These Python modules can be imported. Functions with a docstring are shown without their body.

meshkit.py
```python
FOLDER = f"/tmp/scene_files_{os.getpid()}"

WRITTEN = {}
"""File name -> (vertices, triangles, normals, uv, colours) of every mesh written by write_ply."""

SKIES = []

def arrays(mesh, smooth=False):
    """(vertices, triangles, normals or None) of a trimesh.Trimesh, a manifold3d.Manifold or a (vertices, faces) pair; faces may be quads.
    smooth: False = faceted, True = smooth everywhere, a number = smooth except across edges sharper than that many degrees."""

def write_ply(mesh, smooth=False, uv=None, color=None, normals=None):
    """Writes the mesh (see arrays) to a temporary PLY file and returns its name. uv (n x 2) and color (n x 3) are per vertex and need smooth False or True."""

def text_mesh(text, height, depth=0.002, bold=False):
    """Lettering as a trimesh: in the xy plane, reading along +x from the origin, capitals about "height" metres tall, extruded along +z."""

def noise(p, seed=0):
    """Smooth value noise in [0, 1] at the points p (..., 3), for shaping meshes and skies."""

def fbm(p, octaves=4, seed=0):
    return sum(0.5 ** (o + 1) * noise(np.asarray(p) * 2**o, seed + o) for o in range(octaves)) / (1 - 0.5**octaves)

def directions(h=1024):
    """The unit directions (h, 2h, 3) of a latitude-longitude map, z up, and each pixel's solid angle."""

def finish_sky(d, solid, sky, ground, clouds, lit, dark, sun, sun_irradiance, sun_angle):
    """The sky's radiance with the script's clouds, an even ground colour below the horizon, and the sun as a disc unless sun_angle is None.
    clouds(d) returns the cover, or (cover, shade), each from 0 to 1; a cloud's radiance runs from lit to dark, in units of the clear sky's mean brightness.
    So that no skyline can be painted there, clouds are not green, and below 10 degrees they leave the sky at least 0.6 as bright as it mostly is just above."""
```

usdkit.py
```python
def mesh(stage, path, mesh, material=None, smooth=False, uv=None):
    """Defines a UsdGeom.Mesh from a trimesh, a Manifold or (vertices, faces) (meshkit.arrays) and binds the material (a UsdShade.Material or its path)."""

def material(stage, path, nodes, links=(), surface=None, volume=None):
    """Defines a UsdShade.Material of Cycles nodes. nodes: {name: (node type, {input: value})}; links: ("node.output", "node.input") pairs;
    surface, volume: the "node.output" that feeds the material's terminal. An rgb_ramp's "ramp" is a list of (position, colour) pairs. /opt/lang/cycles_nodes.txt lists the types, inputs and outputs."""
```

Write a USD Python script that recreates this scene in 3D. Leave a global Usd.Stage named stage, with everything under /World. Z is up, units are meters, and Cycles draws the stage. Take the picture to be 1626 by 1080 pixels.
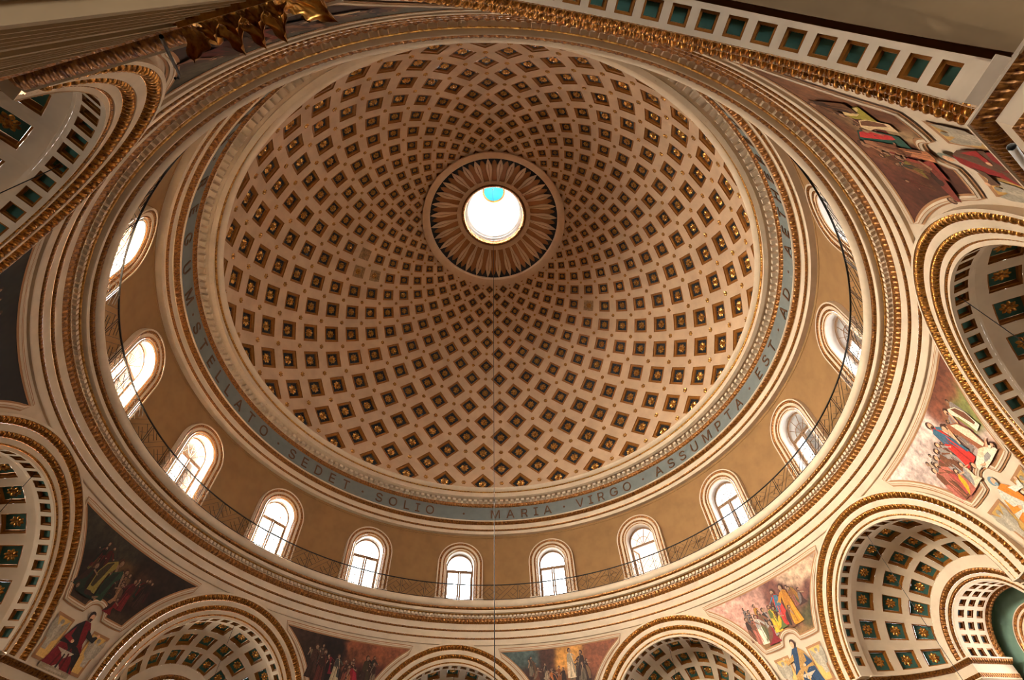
import math
import numpy as np
import trimesh
from pxr import Usd, UsdGeom, UsdLux, UsdShade, Gf, Sdf, Vt
import usdkit
import meshkit

# ------------------------------------------------------------------ stage, camera, light
stage = Usd.Stage.CreateInMemory()
UsdGeom.SetStageUpAxis(stage, UsdGeom.Tokens.z)
UsdGeom.SetStageMetersPerUnit(stage, 1.0)
UsdGeom.Xform.Define(stage, '/World')
UsdGeom.Scope.Define(stage, '/World/Looks')
PI = math.pi
rng = np.random.default_rng(7)

CAM_Y, CAM_Z, FPX = -18.483, 1.6, 771.17
PITCH, YAW, ROLL = map(math.radians, (52.504, 3.359, -3.037))
cam = UsdGeom.Camera.Define(stage, '/World/Camera')
cam.CreateHorizontalApertureAttr(36.0)
cam.CreateVerticalApertureAttr(36.0 * 1080 / 1626)
cam.CreateFocalLengthAttr(FPX * 36.0 / 1626)
cam.CreateClippingRangeAttr(Gf.Vec2f(0.05, 500))
cam.CreateExposureAttr(1.2)
_fw = np.array([math.sin(YAW) * math.cos(PITCH), math.cos(YAW) * math.cos(PITCH), math.sin(PITCH)])
_r0 = np.array([math.cos(YAW), -math.sin(YAW), 0.0]); _u0 = np.cross(_r0, _fw)
_r = math.cos(ROLL) * _r0 + math.sin(ROLL) * _u0; _u = -math.sin(ROLL) * _r0 + math.cos(ROLL) * _u0
cam.AddTransformOp().Set(Gf.Matrix4d(*_r, 0, *_u, 0, *(-_fw), 0, 0, CAM_Y, CAM_Z, 1))

SKY = 1.6            # radiance of the overcast sky outside
WIN_DRUM = 90.0      # daylight that comes in at each drum window
WIN_NICHE = 7.0     # daylight of the small niche windows
WIN_LANTERN = 90.0   # daylight of the lantern windows
WIN_ENTRY = 0.0     # daylight of the entrance behind the camera

dome = UsdLux.DomeLight.Define(stage, '/World/SkyLight')
dome.CreateIntensityAttr(SKY)
dome.CreateColorAttr(Gf.Vec3f(0.92, 0.96, 1.0))

PHI0 = -8.81         # azimuth of the arch opposite the camera; arches every 45 degrees, windows every 22.5
ZC = 9.42            # springing height of the arches


def unit(phi):
    a = math.radians(phi)
    return np.array([math.sin(a), math.cos(a), 0.0]), np.array([math.cos(a), -math.sin(a), 0.0])


def rect_light(name, phi, depth, lat, z, w, h, inten, col, tilt=0.0):
    """A window's daylight: a rectangle just outside the pane, facing inwards."""
    A, T = unit(phi)
    n = -A * math.cos(math.radians(tilt)) - np.array([0, 0, math.sin(math.radians(tilt))])   # shines along -Z of the light
    zz = -n; xx = np.cross([0, 0, 1.0], zz); xx /= np.linalg.norm(xx); yy = np.cross(zz, xx)
    p = A * depth + T * lat + np.array([0, 0, z])
    l = UsdLux.RectLight.Define(stage, f'/World/Daylight/{name}')
    l.CreateWidthAttr(w); l.CreateHeightAttr(h); l.CreateIntensityAttr(inten); l.CreateColorAttr(Gf.Vec3f(*col))
    l.AddTransformOp().Set(Gf.Matrix4d(*xx, 0, *yy, 0, *zz, 0, *p, 1))


UsdGeom.Xform.Define(stage, '/World/Daylight')
WARM = (1.0, 0.90, 0.76)
for k in range(16):
    ph = PHI0 + 22.5 * k
    side = 0.015 + 3.4 * max(0.0, math.cos(math.radians(ph + 100))) ** 3      # the sky is brightest on the sunny left side
    rect_light(f'drum_daylight_{k:03d}', ph, 20.6, 0, 21.0, 3.0, 4.2, WIN_DRUM * side, WARM, 12)
for k in range(8):
    if k != 4:
        rect_light(f'niche_daylight_{k:03d}', PHI0 + 45 * k, 24.35, 0, 9.0, 1.5, 2.4, WIN_NICHE * {6: 3.0, 7: 3.5, 2: 1.6}.get(k, 0.7), (1.0, 0.88, 0.70) if k != 2 else (1.0, 0.96, 0.92))
for k in range(8):
    rect_light(f'lantern_daylight_{k:03d}', PHI0 + 45 * k, 2.85, 0, 47.3, 1.0, 2.0, WIN_LANTERN, (1, 0.97, 0.93))
rect_light('entrance_daylight', PHI0 + 180, 28.6, 0, 4.2, 6.0, 6.5, WIN_ENTRY, WARM)

SUN = 4.0
sun = UsdLux.DistantLight.Define(stage, '/World/Sun')      # low sun from the left: falls through the left windows on to the floor at the right
sun.CreateIntensityAttr(SUN); sun.CreateNormalizeAttr(True); sun.CreateAngleAttr(1.2); sun.CreateColorAttr(Gf.Vec3f(1.0, 0.93, 0.82))
_sa, _se = math.radians(-110), math.radians(33)
_sd = np.array([math.sin(_sa) * math.cos(_se), math.cos(_sa) * math.cos(_se), math.sin(_se)])
_sx = np.cross([0, 0, 1.0], _sd); _sx /= np.linalg.norm(_sx); _sy = np.cross(_sd, _sx)
sun.AddTransformOp().Set(Gf.Matrix4d(*_sx, 0, *_sy, 0, *_sd, 0, 0, 0, 60, 1))


# ------------------------------------------------------------------ materials
def mat(name, color, rough=0.75, metal=0.0, noise=0.0, scale=3.0, spec=0.3, tint=False, bump=0.0, bscale=40.0, dirt_and_shade=None):
    nodes = {'p': ('principled_bsdf', {'base_color': color, 'roughness': rough, 'metallic': metal, 'specular_ior_level': spec})}
    links = []
    src = None
    if tint:
        nodes['a'] = ('attribute', {'attribute': 'tint'}); src = 'a.color'
    if noise > 0:
        nodes['g'] = ('geometry', {})
        nodes['n'] = ('noise_texture', {'scale': scale, 'detail': 5.0, 'roughness': 0.6})
        links.append(('g.position', 'n.vector'))
        c0 = np.array(dirt_and_shade if dirt_and_shade is not None else np.array(color) * (1 - noise)); c1 = np.clip(np.array(color) * (1 + noise * 0.6), 0, 1)
        if src:
            nodes['r'] = ('rgb_ramp', {'ramp': [(0.3, (1 - noise,) * 3), (0.7, (1 + noise,) * 3)]})
            nodes['m'] = ('mix', {'mix_type': 'multiply', 'fac': 1.0})
            links += [('n.fac', 'r.fac'), (src, 'm.color1'), ('r.color', 'm.color2'), ('m.color', 'p.base_color')]
        else:
            nodes['r'] = ('rgb_ramp', {'ramp': [(0.32, tuple(c0)), (0.55, tuple(color)), (0.75, tuple(c1))]})
            links += [('n.fac', 'r.fac'), ('r.color', 'p.base_color')]
    elif src:
        links.append((src, 'p.base_color'))
    if bump > 0:
        if 'g' not in nodes:
            nodes['g'] = ('geometry', {})
        nodes['bn'] = ('noise_texture', {'scale': bscale, 'detail': 3.0})
        nodes['b'] = ('bump', {'strength': bump, 'distance': 0.02})
        links += [('g.position', 'bn.vector'), ('bn.fac', 'b.height'), ('b.normal', 'p.normal')]
    return usdkit.material(stage, '/World/Looks/' + name, nodes, links, surface='p.BSDF')


M = {}
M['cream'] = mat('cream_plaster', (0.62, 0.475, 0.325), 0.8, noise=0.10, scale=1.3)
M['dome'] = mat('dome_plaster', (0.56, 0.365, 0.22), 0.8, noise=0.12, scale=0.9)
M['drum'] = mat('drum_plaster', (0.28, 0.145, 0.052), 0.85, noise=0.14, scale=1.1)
M['gold'] = mat('old_gilding', (0.60, 0.29, 0.06), 0.28, metal=0.8, noise=0.35, scale=9.0, spec=0.5, dirt_and_shade=(0.16, 0.05, 0.012))
M['archgold'] = mat('arch_gilding', (0.46, 0.19, 0.032), 0.28, metal=0.75, noise=0.4, scale=14.0, spec=0.5, dirt_and_shade=(0.05, 0.012, 0.003))  # dark mottle deepened so the colour also suggests shade in the relief
M['goldred'] = mat('gilding_on_red', (0.28, 0.105, 0.017), 0.36, metal=0.6, noise=0.4, scale=12.0, spec=0.5, dirt_and_shade=(0.07, 0.016, 0.004))
M['ochre'] = mat('ochre_frame_paint', (0.28, 0.10, 0.013), 0.5, metal=0.15, noise=0.2, scale=6.0)
M['field'] = mat('dark_blue_field', (0.012, 0.014, 0.016), 0.6)
M['green'] = mat('green_field', (0.035, 0.10, 0.075), 0.7, noise=0.2, scale=3)
M['greenwall'] = mat('green_wall_paint', (0.16, 0.26, 0.19), 0.8, noise=0.12, scale=2)
M['frieze'] = mat('grey_blue_frieze_paint', (0.165, 0.175, 0.155), 0.8, noise=0.1, scale=2)
M['letter'] = mat('letter_gilding', (0.10, 0.038, 0.010), 0.6)
M['iron'] = mat('black_iron', (0.012, 0.010, 0.009), 0.5)
M['wood'] = mat('window_frame_paint', (0.20, 0.105, 0.05), 0.6)
M['white'] = mat('white_lantern_plaster', (0.85, 0.83, 0.80), 0.7)
M['reveal'] = mat('pale_window_reveal_plaster', (0.82, 0.74, 0.66), 0.7)
M['blue'] = mat('sky_blue_cupola_paint', (0.03, 0.33, 0.50), 0.7)
M['bronze'] = mat('brown_leaf_paint', (0.26, 0.10, 0.03), 0.5, metal=0.2)
M['marble'] = mat('marble_floor_darkened', (0.075, 0.055, 0.038), 0.85, noise=0.15, scale=0.8)  # unseen floor, coloured very dark to cut the light bounced upwards
M['stone_shaded'] = mat('pier_plaster_shaded', (0.27, 0.175, 0.085), 0.8, noise=0.1, scale=1.5)  # darkened below the cream plaster: dim light around the entrance put into the colour
M['peach'] = mat('peach_limewash', (0.80, 0.62, 0.50), 0.9, noise=0.08, scale=1.0)
M['orange'] = mat('orange_limewash', (0.62, 0.26, 0.10), 0.9)
M['paint'] = mat('mural_paint', (0.3, 0.2, 0.1), 0.6, tint=True, noise=0.45, scale=4.5)
M['paintflat'] = mat('mural_figure_paint', (0.3, 0.2, 0.1), 0.6, tint=True, noise=0.3, scale=14.0)
M['shade'] = mat('painted_moulding_brown', (0.36, 0.17, 0.07), 0.7)
M['diffuser'] = usdkit.material(stage, '/World/Looks/added_diffuser_glass', {'t': ('translucent_bsdf', {'color': (0.8, 0.8, 0.78)}), 'd': ('diffuse_bsdf', {'color': (0.8, 0.8, 0.78)}), 'm': ('mix_closure', {'fac': 0.4})},
    [('t.BSDF', 'm.closure1'), ('d.BSDF', 'm.closure2')], surface='m.closure')  # added diffusing material for the lantern openings
M['glass'] = usdkit.material(stage, '/World/Looks/window_glass', {
    't': ('transparent_bsdf', {'color': (0.95, 0.97, 0.98)}), 'g': ('glossy_bsdf', {'roughness': 0.35}), 'f': ('fresnel', {'IOR': 1.45}), 'm': ('mix_closure', {})},
    [('f.fac', 'm.fac'), ('t.BSDF', 'm.closure1'), ('g.BSDF', 'm.closure2')], surface='m.closure')

# ------------------------------------------------------------------ scene helpers
_used = {}


def numbered(parent, name):
    k = _used.setdefault((parent, name), 0)
    _used[(parent, name)] = k + 1
    return name if k == 0 else f'{name}_{k:03d}'


def meta(p, label=None, cat=None, group=None, kind=None):
    for k, v in (('label', label), ('category', cat), ('group', group), ('kind', kind)):
        if v:
            p.SetCustomDataByKey(k, v)


def frame_matrix(phi, depth, lat, z):
    """local x along the wall, local y outwards, local z up."""
    A, T = unit(phi)
    p = A * depth + T * lat
    return Gf.Matrix4d(*T, 0, *A, 0, 0, 0, 1, 0, p[0], p[1], z, 1)


def top(name, label, cat, group=None, kind=None, mtx=None, src=None):
    path = '/World/' + numbered('/World', name)
    x = UsdGeom.Xform.Define(stage, path)
    if mtx is not None:
        x.AddTransformOp().Set(mtx)
    if src is not None:
        x.GetPrim().GetReferences().AddInternalReference(src)
        x.GetPrim().SetInstanceable(True)
    meta(x.GetPrim(), label, cat, group, kind)
    return path


def sub(parent, name, mesh, material, smooth=40, label=None, kind=None, tint=None):
    path = f'{parent}/{numbered(parent, name)}'
    if tint is not None:
        smooth = False
    g = usdkit.mesh(stage, path, mesh, M[material], smooth=smooth)
    if tint is not None:
        UsdGeom.PrimvarsAPI(g).CreatePrimvar('tint', Sdf.ValueTypeNames.Color3fArray, 'vertex').Set(Vt.Vec3fArray.FromNumpy(np.asarray(tint, np.float32)))
    meta(g.GetPrim(), label, None, None, kind)
    return path


def grid(P, wrap_u=False):
    """P (nu, nt, 3) -> (vertices, quads)"""
    P = np.asarray(P, float)
    nu, nt = P.shape[:2]
    idx = np.arange(nu * nt).reshape(nu, nt)
    a = idx if wrap_u else idx[:-1]
    b = np.roll(idx, -1, 0) if wrap_u else idx[1:]
    q = np.stack([a[:, :-1], b[:, :-1], b[:, 1:], a[:, 1:]], -1).reshape(-1, 4)
    return P.reshape(-1, 3), q


def cat(parts):
    vs, fs, n = [], [], 0
    for v, f in parts:
        v, f = np.asarray(v, float), np.asarray(f, int)
        if f.shape[1] == 3:
            f = np.c_[f, f[:, 2:]]
        vs.append(v); fs.append(f + n); n += len(v)
    f = np.vstack(fs)
    t = np.vstack([f[:, [0, 1, 2]], f[:, [0, 2, 3]][f[:, 2] != f[:, 3]]])
    return np.vstack(vs), t


def pol(R, phi, z):
    a = np.radians(phi)
    R, a, z = np.broadcast_arrays(np.asarray(R, float), a, np.asarray(z, float))
    return np.stack([R * np.sin(a), R * np.cos(a), z], -1)


def box(lo, hi):
    lo, hi = np.asarray(lo, float), np.asarray(hi, float)
    m = trimesh.creation.box(hi - lo); m.apply_translation((lo + hi) / 2)
    return np.array(m.vertices), np.array(m.faces)


def bar(p, q, w, h=None, up=(0, 0, 1)):
    """a square bar from p to q"""
    p, q = np.asarray(p, float), np.asarray(q, float)
    h = w if h is None else h
    d = q - p; L = np.linalg.norm(d); d /= L
    s = np.cross(d, up); n = np.linalg.norm(s)
    s = s / n if n > 1e-6 else np.array([1.0, 0, 0])
    t = np.cross(s, d)
    v = np.array([p + a * s * w / 2 + b * t * h / 2 for a, b in ((-1, -1), (1, -1), (1, 1), (-1, 1))] + [q + a * s * w / 2 + b * t * h / 2 for a, b in ((-1, -1), (1, -1), (1, 1), (-1, 1))])
    f = np.array([[0, 1, 2, 3], [4, 7, 6, 5], [0, 4, 5, 1], [1, 5, 6, 2], [2, 6, 7, 3], [3, 7, 4, 0]])
    return v, f


def resample(prof, n):
    prof = np.asarray(prof, float)
    s = np.r_[0, np.cumsum(np.linalg.norm(np.diff(prof, axis=0), axis=1))]
    t = np.unique(np.r_[np.linspace(0, s[-1], n), s])
    return np.c_[np.interp(t, s, prof[:, 0]), np.interp(t, s, prof[:, 1])], t / s[-1]


def ring(prof, n=256, phi=(0, 360)):
    """a moulding turned about the dome's axis; prof: (R, z) points"""
    prof = np.asarray(prof, float)
    full = phi[1] - phi[0] >= 360
    ph = np.linspace(*phi, n, endpoint=not full)
    return grid(pol(prof[None, :, 0], ph[:, None], prof[None, :, 1]), full)


def ornament(kind, u, t):
    """relief of a gilded moulding: u counts the repeats, t runs across the band 0..1"""
    fr = u - np.floor(u)
    if kind == 'egg':       # egg and dart
        egg = np.sqrt(np.clip(1 - ((fr - 0.36) / 0.30) ** 2 - ((t - 0.5) / 0.46) ** 2, 0, 1))
        dart = 0.75 * np.sqrt(np.clip(1 - ((fr - 0.86) / 0.10) ** 2 - ((t - 0.5) / 0.46) ** 2, 0, 1))
        return np.maximum(egg, dart)
    if kind == 'bead':
        return np.sqrt(np.clip(1 - ((fr - 0.5) / 0.42) ** 2 - ((t - 0.5) / 0.48) ** 2, 0, 1))
    lobe = np.abs(np.sin(PI * u)) * np.sin(PI * np.clip(t * 1.05, 0, 1))
    vein = 0.35 * np.cos(4 * PI * u) * np.sin(2 * PI * t)
    return lobe + vein


def gold_ring(prof, count, amp, kind='leaf', per=6, nt=6, phi=(0, 360), off=(-1, 0)):
    """gilded band with cut relief, turned about the axis; relief stands towards the inside / below (off)"""
    pr_, t = resample(prof, nt)
    full = phi[1] - phi[0] >= 360
    n = int(count * per * (phi[1] - phi[0]) / 360)
    ph = np.linspace(*phi, n, endpoint=not full)
    d = np.diff(pr_, axis=0); tan = np.vstack([d, d[-1:]]); tan /= np.linalg.norm(tan, axis=1)[:, None] + 1e-9
    nor = np.c_[tan[:, 1], -tan[:, 0]]
    if nor.mean(0) @ np.array(off) < 0:
        nor = -nor
    h = amp * ornament(kind, ph[:, None] / 360 * count, t[None, :])
    return grid(pol(pr_[None, :, 0] + h * nor[None, :, 0], ph[:, None], pr_[None, :, 1] + h * nor[None, :, 1]), full)


def arch_band(prof, n=64, th=(-90, 90), zc=0.0, y0=0.0):
    """moulding swept round an arch in the niche frame; prof: (rho, depth)"""
    prof = np.asarray(prof, float)
    a = np.radians(np.linspace(*th, n))[:, None]
    rho, dep = prof[None, :, 0], prof[None, :, 1]
    return grid(np.stack([rho * np.sin(a), np.broadcast_to(dep - y0, (n, len(prof))), zc + rho * np.cos(a)], -1))


def gold_arch(prof, count, amp, kind='leaf', per=6, nt=6, th=(-90, 90), zc=0.0, y0=0.0, toward=(-1, -1)):
    pr_, t = resample(prof, nt)
    n = count * per + 1
    deg = np.linspace(*th, n); a = np.radians(deg)[:, None]
    d = np.diff(pr_, axis=0); tan = np.vstack([d, d[-1:]]); tan /= np.linalg.norm(tan, axis=1)[:, None] + 1e-9
    nor = np.c_[tan[:, 1], -tan[:, 0]]
    if nor.mean(0) @ np.array(toward) < 0:
        nor = -nor
    h = amp * ornament(kind, np.linspace(0, count, n)[:, None], t[None, :])
    rho = pr_[None, :, 0] + h * nor[None, :, 0]; dep = pr_[None, :, 1] + h * nor[None, :, 1] - y0
    return grid(np.stack([rho * np.sin(a), dep, zc + rho * np.cos(a)], -1))


# ---- coffered surfaces: S(u, v, d) gives the point at recess d behind the surface
def poly_edge(c, n):
    c = np.asarray(c, float); k = len(c)
    return np.vstack([c[i] + (c[(i + 1) % k] - c[i]) * np.linspace(0, 1, n, endpoint=False)[:, None] for i in range(k)])


def loops(S, ls):
    """closed loops of uv points (with depth each) joined in sequence: ls = [(uv (n,2), d), ...]"""
    P = np.stack([S(uv[:, 0], uv[:, 1], d) for uv, d in ls], 1)
    return grid(P, True)


def cell(S, outer, hole, n=3):
    return loops(S, [(poly_edge(outer, n), 0.0), (poly_edge(hole, n), 0.0)])


def shrink(c, s):
    c = np.asarray(c, float); m = c.mean(0)
    return m + (c - m) * s


def coffer_frame(S, hole, d1, d2, s1, s2, n=1):
    e = lambda s: poly_edge(shrink(hole, s), n)
    return loops(S, [(e(1.0), 0.0), (e(0.985), d1), (e(s1), d1), (e(s2), d2)])


def coffer_field(S, hole, d2, s2):
    c = shrink(hole, s2)
    return S(c[:, 0], c[:, 1], d2), np.array([[0, 1, 2, 3]])


def rosette_unit(petals=8, rings=((0.0, 0.30), (0.22, 0.34), (0.30, 0.18), (0.62, 0.30), (0.86, 0.22), (1.0, 0.0))):
    """a carved flower of radius 1 in the xy plane, rising along +z"""
    n = petals * 4
    a = np.arange(n) * 2 * PI / n
    w = 0.5 + 0.5 * np.cos(petals * a)
    P = []
    for r, h in rings:
        rr = r * (1 - 0.22 * (1 - w) * (r > 0.5)); hh = h * (0.45 + 0.55 * w if r > 0.25 else 1)
        P.append(np.stack([rr * np.cos(a), rr * np.sin(a), np.broadcast_to(hh, n)], -1))
    return grid(np.stack(P, 1), True)


ROS8 = rosette_unit(8)
ROS6 = rosette_unit(6, ((0.0, 0.3), (0.3, 0.25), (0.8, 0.4), (1.0, 0.0)))


def place(unit_mesh, c, n, r, h=None, spin=0.0, xdir=None):
    n = np.asarray(n, float); n = n / np.linalg.norm(n)
    x = np.cross([0, 0, 1.0], n) if xdir is None else np.asarray(xdir, float)
    if np.linalg.norm(x) < 1e-6:
        x = np.array([1.0, 0, 0])
    x = x - n * (x @ n); x /= np.linalg.norm(x); y = np.cross(n, x)
    x, y = math.cos(spin) * x + math.sin(spin) * y, -math.sin(spin) * x + math.cos(spin) * y
    v, f = unit_mesh
    v = np.asarray(c) + r * (v[:, :1] * x + v[:, 1:2] * y) + (h or r) * v[:, 2:] * n
    return v, f


def surf_normal(S, u, v, e=0.01):
    p = S(np.array([u, u]), np.array([v, v]), np.array([0.0, 0.1]))
    n = p[0] - p[1]
    return n / np.linalg.norm(n)


# pixel size of a part in the picture, for choosing which repeats are parts of their own
def project(P):
    q = np.asarray(P, float) - np.array([0, CAM_Y, CAM_Z]); zz = q @ _fw
    return np.stack([813 + FPX * (q @ _r) / zz, 540 - FPX * (q @ _u) / zz], -1), zz


def in_view(P, m=30):
    p, z = project(P)
    return z > 0 and -m < p[0] < 1626 + m and -m < p[1] < 1080 + m


# ------------------------------------------------------------------ dome (ceiling)
DR, DZ = 16.49, 28.0
PHD = 1.8                # azimuth of one coffer of the even rows


def S_dome(u, v, d):
    lat = 2 * np.arctan(np.exp(np.radians(v))) - PI / 2
    r = DR + d
    return pol(r * np.cos(lat), u, DZ + r * np.sin(lat))


def diamond(c, h):
    return np.array([(c[0], c[1] + h), (c[0] + h, c[1]), (c[0], c[1] - h), (c[0] - h, c[1])])


M['peel'] = mat('weathered_coffer_plaster', (0.34, 0.20, 0.09), 0.85, noise=0.55, scale=5.0)
D = top('ceiling', 'great coffered dome with rows of gilded rosettes spiralling to the round eye', 'dome', kind='structure')
shell, coffers, bosses = [], [], []
WEATHER = [(592, 425, 27), (941, 480, 14), (720, 188, 14), (505, 372, 10), (975, 470, 12), (820, 300, 7)]
for row in range(-2, 17):
    psi = 2.5 + 5.625 * row
    for k in range(32):
        c = (PHD + 11.25 * k + (5.625 if row % 2 else 0), psi)
        if row < -1:
            lowclip = lambda u, v, d: S_dome(u, np.maximum(v, -6.4), d)
            shell.append(loops(lowclip, [(poly_edge(diamond(c, 5.625), 3), 0.0), (poly_edge(diamond(c, 0.05), 3), 0.0)]))
            continue
        shell.append(cell(S_dome, diamond(c, 5.625), diamond(c, 3.5)))
        sc = math.cos(2 * math.atan(math.exp(math.radians(psi))) - PI / 2)
        cen = S_dome(np.array([c[0]]), np.array([c[1]]), np.array([0.0]))[0]
        px, zz = project(cen)
        vis = in_view(cen, 10) and not (math.cos(math.radians(c[0] - 180)) > 0.80 and row < 3)
        nrm = surf_normal(S_dome, *c)
        facing = abs(nrm @ (cen - np.array([0, CAM_Y, CAM_Z]))) / max(np.linalg.norm(cen - np.array([0, CAM_Y, CAM_Z])), 1)
        size = (sc / zz) ** 2 * facing * (1 if vis else 1e-4) * (0.25 if row == -1 else 1)
        coffers.append((size, c, sc, px))
        b = (c[0] + 5.625, psi)
        pb = S_dome(np.array([b[0]]), np.array([b[1]]), np.array([0.0]))[0]
        bosses.append((size, b, sc, pb))
sub(D, 'plaster_shell', cat(shell), 'dome', 30)
coffers.sort(key=lambda x: -x[0]); bosses.sort(key=lambda x: -x[0])
rest = {'coffer': [], 'field': [], 'rosette': []}
for i, (size, c, sc, px) in enumerate(coffers):
    hole = diamond(c, 3.5)
    fr = coffer_frame(S_dome, hole, 0.07 * sc, 0.17 * sc, 0.735, 0.69)
    fl = coffer_field(S_dome, hole, 0.17 * sc, 0.69)
    cen = S_dome(np.array([c[0]]), np.array([c[1]]), np.array([0.165 * sc]))[0]
    ro = place(ROS8, cen, surf_normal(S_dome, *c), 0.385 * sc, 0.34 * sc, spin=0.4 * (i % 5))
    worn = any(math.hypot(px[0] - x, px[1] - y) < r for x, y, r in WEATHER)
    if i < 300:
        cf = sub(D, 'coffer', cat([fr]), 'peel' if worn else 'ochre', False, label='weathered coffer with flaking plaster' if worn else None)
        sub(cf, 'field', cat([fl]), 'peel' if worn and i % 3 else 'field', False)
        sub(cf, 'rosette', cat([ro]), 'peel' if worn and i % 2 else 'gold', 50)
    else:
        rest['coffer'].append(fr); rest['field'].append(fl); rest['rosette'].append(ro)
for n_, m_, nm in (('coffer', 'ochre', 'far_coffers'), ('field', 'field', 'far_coffer_fields'), ('rosette', 'gold', 'far_rosettes')):
    sub(D, nm, cat(rest[n_]), m_, False if n_ != 'rosette' else 50, kind='stuff')
far = []
for i, (size, b, sc, pb) in enumerate(bosses):
    bo = place(ROS6, pb, surf_normal(S_dome, *b), 0.21 * sc, 0.20 * sc)
    if i < 300:
        sub(D, 'boss', cat([bo]), 'gold', 50)
    else:
        far.append(bo)
sub(D, 'far_bosses', cat(far), 'gold', 50, kind='stuff')

# ---- round eye: pale ring, painted leaves, gilded rim
eye = lambda R: 43.20 + (6.1 - R) * 0.56          # the flower rises a little towards the rim
O = top('trim', 'leaf flower of 32 pale petals round the eye of the dome', 'ceiling rosette', kind='structure')
sub(O, 'pale_ring', cat([ring([(6.45, 42.98), (6.40, 42.86), (6.22, 42.92), (5.86, 43.12), (5.80, 43.22), (5.80, 43.5)], 128)]), 'dome')
sub(O, 'dark_ground', cat([ring([(5.9, eye(5.9) + 0.12), (2.8, eye(2.8) + 0.12)], 128)]), 'field')
for k in range(32):
    az = PHD + 11.25 * k + 3.0
    rr = np.linspace(0, 1, 12)
    w = np.array([0.10, 0.115, 0.13, 0.16, 0.20, 0.245, 0.275, 0.28, 0.26, 0.20, 0.12, 0.0])
    R = 3.25 + rr * 2.5
    P = np.stack([np.stack([pol(R, az + np.degrees(s * w / R), eye(R) - hgt) for s, hgt in ((-1, 0.02), (-0.8, 0.10), (-0.14, 0.13), (-0.09, 0.03), (0.09, 0.03), (0.14, 0.13), (0.8, 0.10), (1, 0.02))], 1)], 0)[0]
    pt = sub(O, 'petal', cat([grid(P)]), 'dome', 35)
    s0, s1 = (pol(np.array([3.3]), az, eye(3.3) - 0.05)[0], pol(np.array([5.2]), az, eye(5.2) - 0.05)[0])
    sub(pt, 'rib_groove', cat([bar(s0, s1, 0.055, 0.03)]), 'bronze', False)
    # brown serrated leaf between two petals
    az2 = az + 5.625
    w2 = 0.34 * np.sin(PI * np.linspace(0.12, 1, 15)) ** 0.6 * (1 + 0.22 * (np.arange(15) % 2))
    R2 = np.linspace(3.2, 5.62, 15)
    P2 = np.stack([pol(R2, az2 + np.degrees(s * w2 / R2), eye(R2) - hh) for s, hh in ((-1, -0.06), (0, 0.03), (1, -0.06))], 1)
    sub(O, 'brown_leaf', cat([grid(P2)]), 'bronze', 30)
sub(O, 'inner_collar', cat([ring([(3.45, eye(3.45) + 0.05), (3.40, eye(3.4) - 0.08), (2.98, eye(2.98) - 0.08)], 96)]), 'dome')
sub(O, 'gilded_rim', cat([gold_ring([(3.02, 44.82), (2.92, 44.72), (2.80, 44.80), (2.72, 45.0), (2.70, 45.2)], 96, 0.05, 'egg', nt=8)]), 'goldred', 50)

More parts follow.
